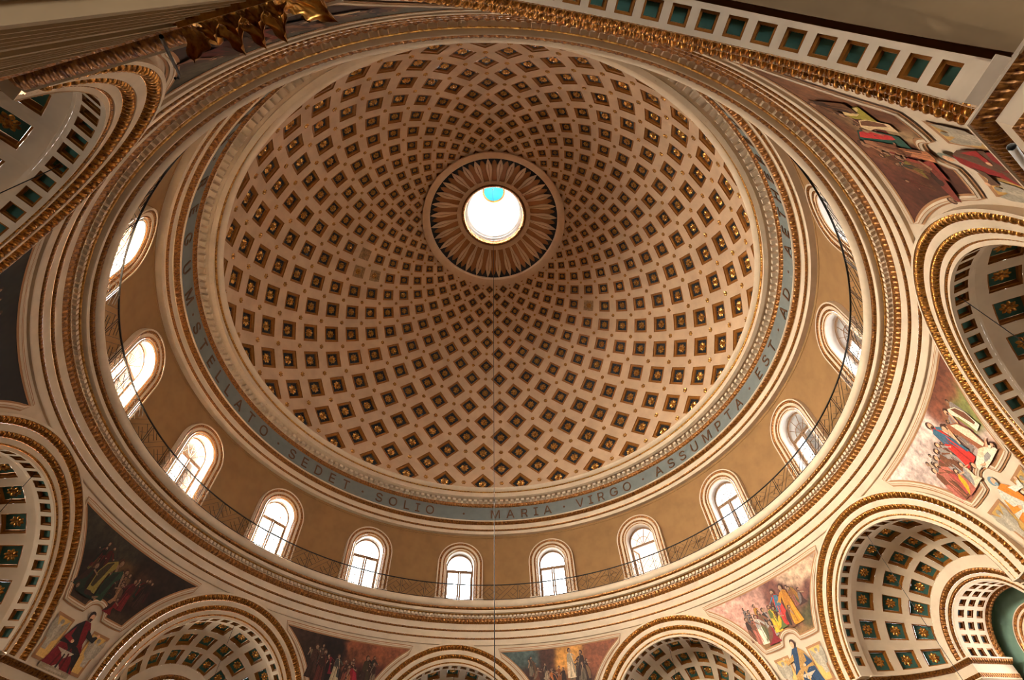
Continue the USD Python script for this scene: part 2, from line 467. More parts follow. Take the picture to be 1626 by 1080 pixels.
# ---- lantern above the eye
L = top('lantern', 'bright white lantern with a sky blue cupola seen through the eye of the dome', 'lantern')
LH = []
_t = np.linspace(PI, 0, 19)
lhx = np.r_[np.full(4, -10.0), 10 * np.cos(_t), np.full(4, 10.0)]
lhz = np.r_[np.linspace(46.3, 48.0, 4, endpoint=False), 48.0 + 0.5 * np.sin(_t), np.linspace(48.0, 46.3, 5)[1:]]
lox = np.r_[np.full(4, -22.5), np.interp(np.arange(19), [0, 4, 14, 18], [-22.5, -22.5, 22.5, 22.5]), np.full(4, 22.5)]
loz = np.r_[lhz[:4], np.interp(np.arange(19), [0, 4, 14, 18], [48.0, 48.7, 48.7, 48.0]), lhz[-4:]]
for k in range(8):
    az = PHI0 + 45 * k
    LH.append(grid(np.stack([pol(2.45, lox * (1 - q) + lhx * q + az, loz * (1 - q) + lhz * q) for q in (0, 0.3, 0.65, 1)] + [pol(2.7, lhx + az, lhz)], 1)))
    LH.append(grid(pol(2.45, az + np.linspace(-22.5, 22.5, 9)[:, None], np.array([[45.8, 46.3]]))))
    A_, T_ = unit(az)
    wl = sub(L, 'window_bars', cat([bar(A_ * 2.62 + [0, 0, 46.3], A_ * 2.62 + [0, 0, 48.5], 0.05)] + [bar(A_ * 2.62 - T_ * 0.42 + [0, 0, h], A_ * 2.62 + T_ * 0.42 + [0, 0, h], 0.05) for h in (46.35, 46.9, 47.5, 48.0)]), 'wood', False)
for k in range(8):
    P = pol(2.66, PHI0 + 45 * k + np.linspace(-13, 13, 7)[:, None], np.array([[46.1, 48.7]]))
    sub(L, 'added_diffuser_pane', cat([grid(P)]), 'diffuser', True)  # translucent pane added to scatter the sun before it reaches the dome
sub(L, 'drum_wall', cat(LH), 'white', 30)
sub(L, 'lower_ring', cat([ring([(2.72, 45.15), (2.72, 45.35), (2.55, 45.45), (2.60, 45.55), (2.60, 45.7), (2.45, 45.78), (2.45, 45.85)], 96)]), 'white')
t = np.linspace(0, 1, 10)
sub(L, 'upper_vault', cat([ring(np.c_[2.45 - 1.33 * t ** 1.4, 48.65 + 2.5 * np.sin(t * PI / 2)], 96)]), 'white', True)
sub(L, 'cupola_ring', cat([gold_ring([(1.16, 51.1), (1.08, 51.05), (1.02, 51.15), (1.05, 51.3)], 40, 0.03, 'bead')]), 'ochre')
sub(L, 'blue_cupola', cat([ring(np.c_[1.05 * np.cos(t * PI / 2), 51.3 + 0.9 * np.sin(t * PI / 2)], 64)]), 'blue', True)

sub(L, 'added_sun_blocker', cat([ring([(18.3, 22.9), (18.2, 26.6)] + [(17.3 * math.cos(a), 28 + 17.3 * math.sin(a)) for a in np.radians(np.linspace(0, 79, 14))] + [(3.1, 45.6), (2.95, 45.7), (2.72, 45.75)], 64)]), 'stone_shaded', False)  # unseen shell added to stop sun leaking in above the drum
# ---- entablature under the dome, with the Latin inscription
E2 = top('trim', 'entablature under the dome with a grey-blue frieze of gilded Latin capitals', 'entablature', kind='structure')
sub(E2, 'dome_rim', cat([ring([(16.62, 26.5), (16.10, 26.42), (16.0, 26.36), (15.97, 26.30), (16.0, 26.22), (16.12, 26.12), (16.22, 26.10)], 320)]), 'cream')
sub(E2, 'gilded_bead', cat([gold_ring([(16.23, 26.10), (16.28, 26.07), (16.34, 26.05)], 560, 0.035, 'bead', per=5, nt=3)]), 'gold')
sub(E2, 'corona', cat([ring([(16.34, 26.06), (16.30, 25.98), (16.22, 25.62), (16.20, 25.58), (16.43, 25.55), (16.46, 25.60)], 320)]), 'cream')
sub(E2, 'dentil_bed', cat([ring([(16.45, 25.62), (16.88, 25.60), (16.90, 25.40), (16.94, 25.38)], 320)]), 'cream')
for k in range(240):
    a = PHI0 + 1.5 * k
    Px = [[pol(R, a + s * 0.42, z) for R, z in ((16.60, 25.42), (16.90, 25.40), (16.90, 25.62), (16.60, 25.62))] for s in (-1, 1)]
    v = np.array(Px).reshape(8, 3)
    sub(E2, 'dentil', cat([(v, np.array([[0, 1, 2, 3], [4, 7, 6, 5], [0, 4, 5, 1], [0, 3, 7, 4]]))]), 'cream', False)
sub(E2, 'gilded_leaf_band', cat([gold_ring([(16.92, 25.38), (17.0, 25.22), (17.06, 25.12)], 300, 0.06, 'egg', per=7, nt=6)]), 'goldred')
sub(E2, 'frieze', cat([ring([(17.04, 25.12), (17.04, 23.92)], 320)]), 'frieze')
sub(E2, 'fillet', cat([ring([(17.04, 23.95), (16.99, 23.93), (16.99, 23.87), (17.05, 23.85)], 320)]), 'cream')
sub(E2, 'gilded_leaf_band', cat([gold_ring([(17.04, 23.86), (17.16, 23.78), (17.26, 23.68)], 300, 0.06, 'egg', per=7, nt=6)]), 'goldred')
sub(E2, 'fascia', cat([ring([(17.26, 23.69), (17.31, 23.67), (17.31, 23.33)], 320)]), 'cream')
sub(E2, 'gilded_bead_band', cat([gold_ring([(17.31, 23.33), (17.36, 23.28), (17.40, 23.23)], 420, 0.035, 'bead', per=5, nt=4)]), 'goldred')
sub(E2, 'fascia', cat([ring([(17.40, 23.24), (17.44, 23.22), (17.44, 22.98), (17.80, 22.98)], 320)]), 'cream')
WORDS = [('MARIA', -1.6, 15.6), ('VIRGO', 22.3, 38.4), ('ASSUMPTA', 45.4, 75.8), ('EST', 82.5, 92.2), ('AD', 98.4, 105.4),
         ('AETHEREUM', 112.5, 146), ('THALAMUM', 152, 182), ('IN', 188, 193), ('QUO', 199, 209), ('REX', 215, 225),
         ('REGUM', -129, -101.6), ('STELLATO', -97.8, -65.4), ('SEDET', -58.8, -40.4), ('SOLIO', -33.3, -16.7)]


def bend_text(text, a0, a1, z0, h):
    """letters spaced evenly between two azimuths on the frieze, read from inside"""
    adv = {'I': 0.45, 'M': 1.15, 'W': 1.2, 'O': 1.1, 'Q': 1.1, 'G': 1.08, 'E': 0.85, 'L': 0.8, 'S': 0.85, 'T': 0.9, 'P': 0.88, 'R': 0.95}
    ws = np.array([adv.get(c, 1.0) for c in text]); tot = ws.sum() + 0.55 * (len(text) - 1); x = 0; out = []
    for c, w in zip(text, ws):
        m = meshkit.text_mesh(c, h, 0.03)
        v = np.array(m.vertices); v[:, 0] -= (v[:, 0].min() + v[:, 0].max()) / 2
        mid = a0 + (a1 - a0) * (x + w / 2) / tot; x += w + 0.55
        ang = mid + np.degrees(v[:, 0] / 17.04)
        out.append((pol(17.04 - 0.012 - v[:, 2], ang, z0 + v[:, 1]), np.array(m.faces)))
    return cat(out)


for w, a0, a1 in WORDS:
    sub(E2, 'lettering', bend_text(w, a0, a1, 24.13, 0.74), 'letter', False, label=f'gilded capitals reading {w}')
for (w, a0, a1), (w2, b0, b1) in zip(WORDS, WORDS[1:] + WORDS[:1]):
    mid = (a1 + (b0 if b0 > a1 - 200 else b0 + 360)) / 2 if w != 'REX' else (225 + 231) / 2
    mid = {'SOLIO': -8.8, 'REX': 228.0}.get(w, mid)
    if w == 'SOLIO':
        for q in (-8.8,):
            sub(E2, 'word_stop', place(ROS6, pol(17.03, q, 24.5), -unit(q)[0], 0.10, 0.05), 'letter', 50)
    else:
        sub(E2, 'word_stop', place(ROS6, pol(17.03, mid, 24.5), -unit(mid)[0], 0.10, 0.05), 'letter', 50)

# ---- drum wall with 16 arched openings
RW = 17.74
WRO, WZC, WOP, WZ0 = 1.70, 20.55, 1.03, 17.5


def path_leg_arc(rho, zb, zc, nl=6, na=28):
    """(x, z, which) of a round-headed outline from the left foot over the crown to the right foot"""
    t = np.linspace(-PI / 2, PI / 2, na)
    x = np.r_[np.full(nl, -rho), rho * np.sin(t), np.full(nl, rho)]
    z = np.r_[np.linspace(zb, zc, nl, endpoint=False), zc + rho * np.cos(t), np.linspace(zc, zb, nl + 1)[1:]]
    return x, z


def S_drum(u, v, d):
    return pol(RW + d, u, v)


dw = []
hx, hz = path_leg_arc(1.2, WZ0, WZC)
hole = np.c_[np.degrees(hx / RW), hz]
nl, na = 6, 28
ox = np.r_[np.full(nl, -11.25), np.interp(np.linspace(0, 1, na), [0, 5 / 27, 22 / 27, 1], [-11.25, -11.25, 11.25, 11.25]), np.full(nl, 11.25)]
oz = np.r_[np.linspace(WZ0, WZC, nl, endpoint=False), np.interp(np.linspace(0, 1, na), [0, 5 / 27, 22 / 27, 1], [WZC, 23.05, 23.05, WZC]), np.linspace(WZC, WZ0, nl + 1)[1:]]
for k in range(16):
    off = PHI0 + 22.5 * k
    rows = [hole * (1 - s) + np.c_[ox, oz] * s for s in np.linspace(0, 1, 7)]
    P = np.stack([S_drum(h[:, 0] + off, h[:, 1], 0.0) for h in rows], 1)
    dw.append(grid(P))
W_ = top('wall_drum', 'tan plaster drum wall between the round-headed windows below the dome', 'wall', kind='structure')
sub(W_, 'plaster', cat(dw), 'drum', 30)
sub(W_, 'string_course', cat([ring([(17.74, 22.86), (17.71, 22.85), (17.71, 22.80), (17.74, 22.79)], 256)]), 'drum')

# ---- windows of the drum (built once, then referenced)
WY0 = 17.5


def win_pts(x, z, dep):
    x, z, dep = np.broadcast_arrays(x, z, dep)
    a = x / RW; R = RW + dep
    return np.stack([R * np.sin(a), R * np.cos(a) - WY0, z - WZ0], -1)


def win_band(prof, zb=WZ0 + 0.5, relief=None, count=0):
    prof, t = resample(prof, 5) if relief else (np.asarray(prof, float), None)
    nn = (10, 40) if not relief else (int(count * 1.6), int(count * 3))
    cols = []
    for j, (rho, dep) in enumerate(prof):
        x, z = path_leg_arc(rho, zb, WZC, *nn)
        h = 0
        if relief:
            s = np.r_[0, np.cumsum(np.hypot(np.diff(x), np.diff(z)))]; u = s / s[-1] * count
            h = 0.03 * ornament(relief, u, t[j])
        cols.append(win_pts(x, z, dep - h))
    return grid(np.stack(cols, 1))


def build_window(path, doors_open=False):
    f = -0.24
    sub(path, 'outer_moulding', cat([win_band([(1.72, 0.02), (1.72, f), (1.64, f)])]), 'cream')
    sub(path, 'gilded_band', cat([win_band([(1.64, f + 0.02), (1.56, f + 0.05), (1.49, f + 0.07)], relief='leaf', count=60)]), 'goldred')
    sub(path, 'fascia', cat([win_band([(1.49, f + 0.05), (1.33, f + 0.05)])]), 'cream')
    sub(path, 'gilded_band', cat([win_band([(1.33, f + 0.07), (1.28, f + 0.09), (1.22, f + 0.11)], relief='bead', count=60)]), 'goldred')
    sub(path, 'fascia', cat([win_band([(1.22, f + 0.09), (1.13, f + 0.09)])]), 'cream')
    sub(path, 'gilded_fillet', cat([win_band([(1.13, f + 0.10), (1.11, f + 0.12), (1.09, f + 0.13)], relief='bead', count=60)]), 'ochre')
    sub(path, 'inner_moulding', cat([win_band([(1.09, f + 0.12), (1.03, f + 0.14)], zb=WZ0)]), 'cream')
    sub(path, 'reveal', cat([win_band([(1.03, f + 0.14), (1.03, 0.42), (1.12, 0.95)], zb=WZ0)]), 'reveal')
    for s in (-1, 1):
        v, fc = box((min(s * 1.06, s * 1.78), 0, 0), (max(s * 1.06, s * 1.78), 0.36, 0.52))
        sub(path, 'base_block', cat([(win_pts(v[:, 0], v[:, 2] + WZ0, -0.30 + v[:, 1]), fc)]), 'cream', False)
    sub(path, 'sill', cat([box((-1.1, 0.1, -0.12), (1.1, 1.3, 0.02))]), 'cream', False)
    yf = RW + 0.42 - WY0

    def arch_bar(rho, w):
        x, z = path_leg_arc(rho, WZ0, WZC, 4, 24)
        Q = [np.stack([r * 0 + x * (rho + a) / rho if False else np.where(z > WZC, x * (rho + a) / rho, x + np.sign(x) * a), np.full_like(x, yf + b), np.where(z > WZC, WZC + (z - WZC) * (rho + a) / rho, z) - WZ0], -1) for r in (x,) for a, b in ((0, 0.05), (0, -0.05), (-w, -0.05), (-w, 0.05))]
        return grid(np.stack(Q + Q[:1], 1))
    zt = WZC - 0.28 - WZ0
    fm = [arch_bar(1.03, 0.10), bar((-1, yf, zt), (1, yf, zt), 0.11, 0.12)]
    sub(path, 'frame', cat(fm), 'wood', False)
    zc = WZC - WZ0
    spokes = []
    for a in (-54, -18, 18, 54):
        s = math.radians(a)
        spokes.append(bar((0.0 + 0.06 * math.sin(s), yf, zt + 0.06), (0.93 * math.sin(s), yf, zc - 0.1 + 1.0 * math.cos(s)), 0.028))
    tt = np.linspace(-PI / 2, PI / 2, 13)
    for a, b in zip(tt[:-1], tt[1:]):
        spokes.append(bar((0.52 * math.sin(a), yf, zt + 0.06 + 0.55 * math.cos(a)), (0.52 * math.sin(b), yf, zt + 0.06 + 0.55 * math.cos(b)), 0.028))
    fan = sub(path, 'fan_light', cat(spokes), 'wood', False)
    x, z = path_leg_arc(0.93, zt, zc, 2, 18)
    sub(fan, 'pane', (np.c_[x, np.full_like(x, yf + 0.01), z], np.array([[0, i, i + 1] for i in range(1, len(x) - 1)])), 'glass', False)
    for s in (-1, 1):
        if doors_open:
            hinge = np.array([s * 0.93, yf])
            dirx = np.array([-s * math.cos(math.radians(82)), math.sin(math.radians(82))])
        else:
            hinge = np.array([s * 0.93, yf]); dirx = np.array([-s, 0.0])
        W = 0.90
        pt = lambda u, h: (hinge[0] + dirx[0] * u, hinge[1] + dirx[1] * u, h)
        lf = [bar(pt(0.03, 0.03), pt(0.03, zt - 0.05), 0.09), bar(pt(W - 0.04, 0.03), pt(W - 0.04, zt - 0.05), 0.09), bar(pt(0, 0.08), pt(W, 0.08), 0.08, 0.14), bar(pt(0, zt - 0.08), pt(W, zt - 0.08), 0.08)]
        lf += [bar(pt(W / 2, 0.1), pt(W / 2, zt - 0.1), 0.026)] + [bar(pt(0.05, h), pt(W - 0.05, h), 0.026) for h in (0.75, 1.38, 2.0)]
        leaf = sub(path, 'door_leaf', cat(lf), 'wood', False)
        for i in range(2):
            for j in range(4):
                u0, u1 = 0.08 + i * 0.37, 0.44 + i * 0.38; h0 = 0.15 + j * 0.62; h1 = min(h0 + 0.6, zt - 0.12)
                sub(leaf, 'pane', (np.array([pt(u0, h0), pt(u1, h0), pt(u1, h1), pt(u0, h1)]), np.array([[0, 1, 2, 3]])), 'glass', False)


WL = {-5: 'arched drum window at the far left, mostly hidden behind the cornice lip', -4: 'arched drum window at the left with a dazzling reveal, second from the left end',
      -3: 'overexposed arched drum window at lower left with glare over its crossbars', -2: 'arched drum window at lower left under the letters of the third word',
      -1: 'arched drum window below the word SEDET', 0: 'arched drum window standing upright just left of the hanging cord', 1: 'arched drum window just right of the hanging cord, below MARIA',
      2: 'arched drum window with its door leaves swung open, pale wall outside', 3: 'arched drum window right of the one with open doors',
      4: 'arched drum window at right with dark crossbars above the bright coffered chapel', 5: 'arched drum window at right cut by the handrail',
      6: 'arched drum window at the far right, only a slit showing above the cornice lip'}
wproto = None
order = [0, 1, -1, -2, -3, -4, -5, 3, 4, 5, 6, 2, 7, 8, 9, 10]
for n_, k in enumerate(order):
    name = f'window_{n_ + 1}'
    lab = WL.get(k, 'arched drum window hidden behind the near cornice')
    mtx = frame_matrix(PHI0 + 22.5 * k, WY0, 0, WZ0)
    grp = 'round-headed windows of the drum' if k in WL else 'drum windows behind the near cornice'
    if k == 2 or wproto is None:
        p = top(name, lab, 'window', grp, 'structure', mtx)
        build_window(p, k == 2)
        wproto = wproto or p
    else:
        top(name, lab, 'window', grp, 'structure', mtx, wproto)

ow = top('outside_turret_wall', 'peach-coloured wall with an orange arched line, seen outside through the open window doors', 'wall', None, None, frame_matrix(PHI0 + 45, 21.6, 0, 17.0))
sub(ow, 'wall_face', cat([box((-4.0, 0, 0), (4.0, 0.6, 13))]), 'peach', False)
_t = np.linspace(0, PI / 2 + 0.3, 16)
sub(ow, 'arched_line', cat([grid(np.stack([np.stack([0.35 + r_ * (1 - np.cos(_t)), np.full(16, y_), 2.6 + 2.4 * r_ * np.sin(_t)], -1) for r_, y_ in ((1.55, 0.0), (1.55, -0.12), (1.75, -0.12), (1.75, 0.0))], 1)), box((0.25, -0.12, 0), (0.45, 0.0, 2.7))]), 'orange', False)

# ---- main cornice at the foot of the drum
C1 = top('trim', 'broad main cornice with rounded lip, dentils and gilded bands above the arches', 'cornice', kind='structure')
sub(C1, 'walkway', cat([ring([(18.9, 17.52), (16.95, 17.62), (16.90, 17.64)], 256)]), 'cream')
th_ = np.linspace(-60, 150, 12)
sub(C1, 'rounded_lip', cat([ring([(16.92, 17.66)] + [(16.945 - 0.125 * math.cos(math.radians(a)), 17.46 + 0.17 * math.sin(math.radians(a)) if False else 17.45 + 0.2 * math.cos(math.radians(a) - PI / 2)) for a in (70, 50, 30, 10, -10, -30, -50, -70)] + [(16.96, 17.22), (17.0, 17.21)], 400)]), 'cream', True)
sub(C1, 'gilded_leaf_band', cat([gold_ring([(16.97, 17.22), (17.0, 17.14), (17.08, 17.06)], 416, 0.035, 'egg', per=6, nt=5)]), 'goldred')
sub(C1, 'corona', cat([ring([(17.08, 17.07), (17.06, 17.05), (17.06, 16.88), (17.10, 16.855), (17.22, 16.855)], 400)]), 'cream')
sub(C1, 'gilded_bead', cat([gold_ring([(17.21, 16.86), (17.235, 16.825), (17.27, 16.80)], 832, 0.02, 'bead', per=4, nt=3)]), 'gold')
sub(C1, 'dentil_bed', cat([ring([(17.26, 16.83), (17.42, 16.81), (17.42, 16.64), (17.44, 16.61)], 400)]), 'cream')
dl, near = [], []
for k in range(416):
    a = PHI0 + 360 / 416 * k
    v = np.array([[pol(R, a + s * 0.27, z) for R, z in ((17.275, 16.66), (17.42, 16.655), (17.42, 16.82), (17.275, 16.82))] for s in (-1, 1)]).reshape(8, 3)
    px, zz = project(v.mean(0))
    s_ = 1 / zz if zz > 0 and -20 < px[0] < 1650 and -20 < px[1] < 1100 else 0
    near.append((s_, (v, np.array([[0, 1, 2, 3], [4, 7, 6, 5], [0, 4, 5, 1], [0, 3, 7, 4]]))))
near.sort(key=lambda x: -x[0])
for s_, m in near[:300]:
    sub(C1, 'dentil', cat([m]), 'cream', False)
sub(C1, 'far_dentils', cat([m for _, m in near[300:]]), 'cream', False, kind='stuff')
sub(C1, 'gilded_foliage_band', cat([gold_ring([(17.42, 16.63), (17.45, 16.48), (17.51, 16.31)], 416, 0.05, 'leaf', per=7, nt=7)]), 'goldred')
sub(C1, 'frieze', cat([ring([(17.51, 16.32), (17.50, 16.30), (17.50, 15.95)], 400)]), 'cream')
sub(C1, 'gilded_bead_band', cat([gold_ring([(17.50, 15.95), (17.52, 15.90), (17.565, 15.85)], 600, 0.025, 'leaf', per=4, nt=4)]), 'goldred')
sub(C1, 'fascia', cat([ring([(17.565, 15.86), (17.57, 15.84), (17.57, 15.48)], 400)]), 'cream')
sub(C1, 'gilded_bead_band', cat([gold_ring([(17.57, 15.48), (17.60, 15.43), (17.64, 15.39)], 600, 0.025, 'bead', per=4, nt=4)]), 'goldred')
sub(C1, 'fascia', cat([ring([(17.64, 15.40), (17.63, 15.38), (17.63, 15.09), (17.66, 15.05), (17.95, 15.05)], 400)]), 'cream')

# ---- iron railing on the cornice
RR, RZ0, RZ1 = 16.99, 17.66, 18.72
G = top('railing', 'thin black iron railing of crossed bars running round the cornice walkway', 'railing')
sub(G, 'handrail', cat([ring([(RR - 0.03, RZ1), (RR + 0.03, RZ1), (RR + 0.03, RZ1 + 0.045), (RR - 0.03, RZ1 + 0.045), (RR - 0.03, RZ1)], 256)]), 'iron', False)
sub(G, 'bottom_rail', cat([ring([(RR - 0.012, RZ0 + 0.06), (RR + 0.012, RZ0 + 0.06), (RR + 0.012, RZ0 + 0.085), (RR - 0.012, RZ0 + 0.085), (RR - 0.012, RZ0 + 0.06)], 256)]), 'iron', False)
for k in range(64):
    a0 = -0.54 + 5.625 * k
    pt = lambda u, h: pol(RR, a0 + 5.625 * u, RZ0 + h)
    sub(G, 'post', cat([bar(pt(0.0, 0), pt(0.0, 1.06), 0.024), bar(pt(0.07, 0), pt(0.07, 1.06), 0.018)]), 'iron', False)
    segs = [((0.07, 0.08), (0.72, 1.06)), ((0.28, 0.08), (0.93, 1.06)), ((0.07, 1.06), (0.36, 0.62)), ((0.28, 1.06), (0.46, 0.78)),
            ((1.0, 0.08), (0.70, 0.52)), ((0.78, 0.08), (0.58, 0.38)), ((0.07, 0.55), (0.24, 0.8)), ((0.76, 0.30), (1.0, 0.62)), ((0.07, 0.62), (0.25, 0.36)), ((0.80, 0.86), (1.0, 0.58))]
    sub(G, 'lattice_panel', cat([bar(pt(*p), pt(*q), 0.015) for p, q in segs]), 'iron', False)


# ------------------------------------------------------------------ lower rotunda
ARCH_Y = 17.33       # plane of the arch mouldings
RIN, ROUT = 4.44, 5.62
APY, APR = 18.05, 4.6    # apse centre depth and radius
Z_IMP = 9.42


def cone_R(z):
    return 17.75 + (15.05 - np.asarray(z, float)) * 0.142


def sp_pt(psi, z, off=0.0):
    """point on the spandrel between two arches; psi = azimuth from the middle of the pier"""
    return pol(cone_R(z) - off, psi, z)


# ---- arch mouldings (built once)
def build_arch(p):
    y0, Y = ARCH_Y, ARCH_Y - 0.02
    sub(p, 'outer_fillet', cat([arch_band([(ROUT, 18.5), (ROUT, Y), (5.53, Y), (5.53, Y + 0.03)], 72, y0=y0)]), 'cream')
    sub(p, 'gilded_band', cat([gold_arch([(5.53, Y + 0.03), (5.42, Y + 0.05), (5.27, Y + 0.15)], 74, 0.08, 'egg', per=12, nt=8, y0=y0)]), 'archgold', 50)
    sub(p, 'fascia', cat([arch_band([(5.27, Y + 0.14), (5.02, Y + 0.14), (5.02, Y + 0.17)], 72, y0=y0)]), 'cream')
    sub(p, 'gilded_band', cat([gold_arch([(5.02, Y + 0.17), (4.94, Y + 0.19), (4.82, Y + 0.30)], 74, 0.07, 'egg', per=12, nt=8, y0=y0)]), 'archgold', 50)
    sub(p, 'fascia', cat([arch_band([(4.82, Y + 0.29), (4.63, Y + 0.29), (4.63, Y + 0.31)], 72, y0=y0)]), 'cream')
    sub(p, 'gilded_fillet', cat([gold_arch([(4.63, Y + 0.31), (4.60, Y + 0.32), (4.565, Y + 0.36)], 120, 0.02, 'bead', per=5, nt=4, y0=y0)]), 'archgold', 50)
    sub(p, 'inner_fascia', cat([arch_band([(4.565, Y + 0.34), (RIN, Y + 0.34), (RIN, Y + 0.37)], 72, y0=y0)]), 'cream')
    for q in (-1, 1):
        sub(p, 'springer', cat([box((min(q * RIN, q * 4.8), Y + 0.34 - y0, -0.02), (max(q * RIN, q * 4.8), 18.3 - y0, 0.0))]), 'cream', False)


AN = {-1: 'pale arch moulding with two gilded bands at the far left edge, over a coffered niche', 0: 'arch moulding at lower left over the niche with brightly lit diamond coffers',
      1: 'arch moulding at bottom centre, only its crown showing above a dark niche', 2: 'arch moulding right of bottom centre over a dark blue-green coffered niche',
      3: 'large bright arch moulding at lower right over the niche with a smaller green-walled arch inside', 4: 'arch moulding at the right edge, seen steeply, with rows of small coffers behind it',
      5: 'near arch overhead at upper right with two rows of glinting gilded eggs', -2: 'arch moulding at upper left sweeping up in tight gilded curves'}
aproto = None
for k in (3, 4, 5, -2, -1, 0, 1, 2):
    m = frame_matrix(PHI0 + 45 * (k - 1), ARCH_Y + (0.22 if k == 5 else 0), 0, ZC)
    p = top('trim', AN[k], 'arch', 'gilded arch mouldings round the rotunda', 'structure', m, aproto)
    if aproto is None:
        aproto = p
        build_arch(p)


# ---- niches: coffered soffit, half dome, smaller inner arch with its own little vault
def S_conch(u, v, d):
    r = APR + np.asarray(d, float); a, b = np.radians(u), np.radians(v)
    a, b, r = np.broadcast_arrays(a, b, r)
    return np.stack([r * np.sin(b) * np.sin(a), APY - ARCH_Y + r * np.cos(b), r * np.sin(b) * np.cos(a)], -1)


def S_barrel(rho):
    def S(u, v, d):
        a = np.radians(u)
        a, v, r = np.broadcast_arrays(a, np.asarray(v, float), rho + np.asarray(d, float))
        return np.stack([r * np.sin(a), v - ARCH_Y, r * np.cos(a)], -1)
    return S


def rect(c, hu, hv):
    return np.array([(c[0] - hu, c[1] - hv), (c[0] + hu, c[1] - hv), (c[0] + hu, c[1] + hv), (c[0] - hu, c[1] + hv)])


def coffer_set(path, S, cells, name, frame_m, field_m, d1, d2, s1, s2, ros=0.0, label=None):
    """cells: list of (centre, half cell u, half cell v, half hole u, half hole v)"""
    sh = []
    for c, cu, cv, hu, hv in cells:
        hole = rect(c, hu, hv)
        sh.append(cell(S, rect(c, cu, cv), hole, 3))
        q = sub(path, name, cat([coffer_frame(S, hole, d1, d2, s1, s2, 2)]), frame_m, False)
        sub(q, 'field', cat([coffer_field(S, hole, d2, s2)]), field_m, False)
        if ros:
            cen = S(np.array([c[0]]), np.array([c[1]]), np.array([d2]))[0]
            sub(q, 'rosette', cat([place(ROS8, cen, surf_normal(S, *c), ros, ros * 0.9)]), 'gold', 50)
    return sh


def build_soffit(path, ymax):
    S = S_barrel(RIN)
    y0 = ARCH_Y + 0.33
    cells = [((7.5 * k, 17.93), 3.75, 0.30, 2.55, 0.19) for k in range(-11, 12)]
    sh = coffer_set(path, S, cells, 'small_coffer', 'ochre', 'green', 0.05, 0.14, 0.74, 0.68)
    for a, b in ((y0, 17.63), (18.23, ymax)):
        u = np.linspace(-90, 90, 49)[:, None]
        sh.append(grid(S(u, np.array([[a, b]]), 0.0)))
    for s in (-1, 1):
        u = np.array([[s * 86.25], [s * 90]])
        sh.append(grid(S(u, np.array([[17.63, 18.23]]), 0.0)))
    return sh


def cyl_wall(path2, z0, z1, n=1):
    """vertical wall over a plan polyline"""
    P = np.asarray(path2, float)
    return grid(np.stack([np.c_[P, np.full(len(P), z0)], np.c_[P, np.full(len(P), z1)]], 1))


IN_R, IN_Y = 2.13, 21.55


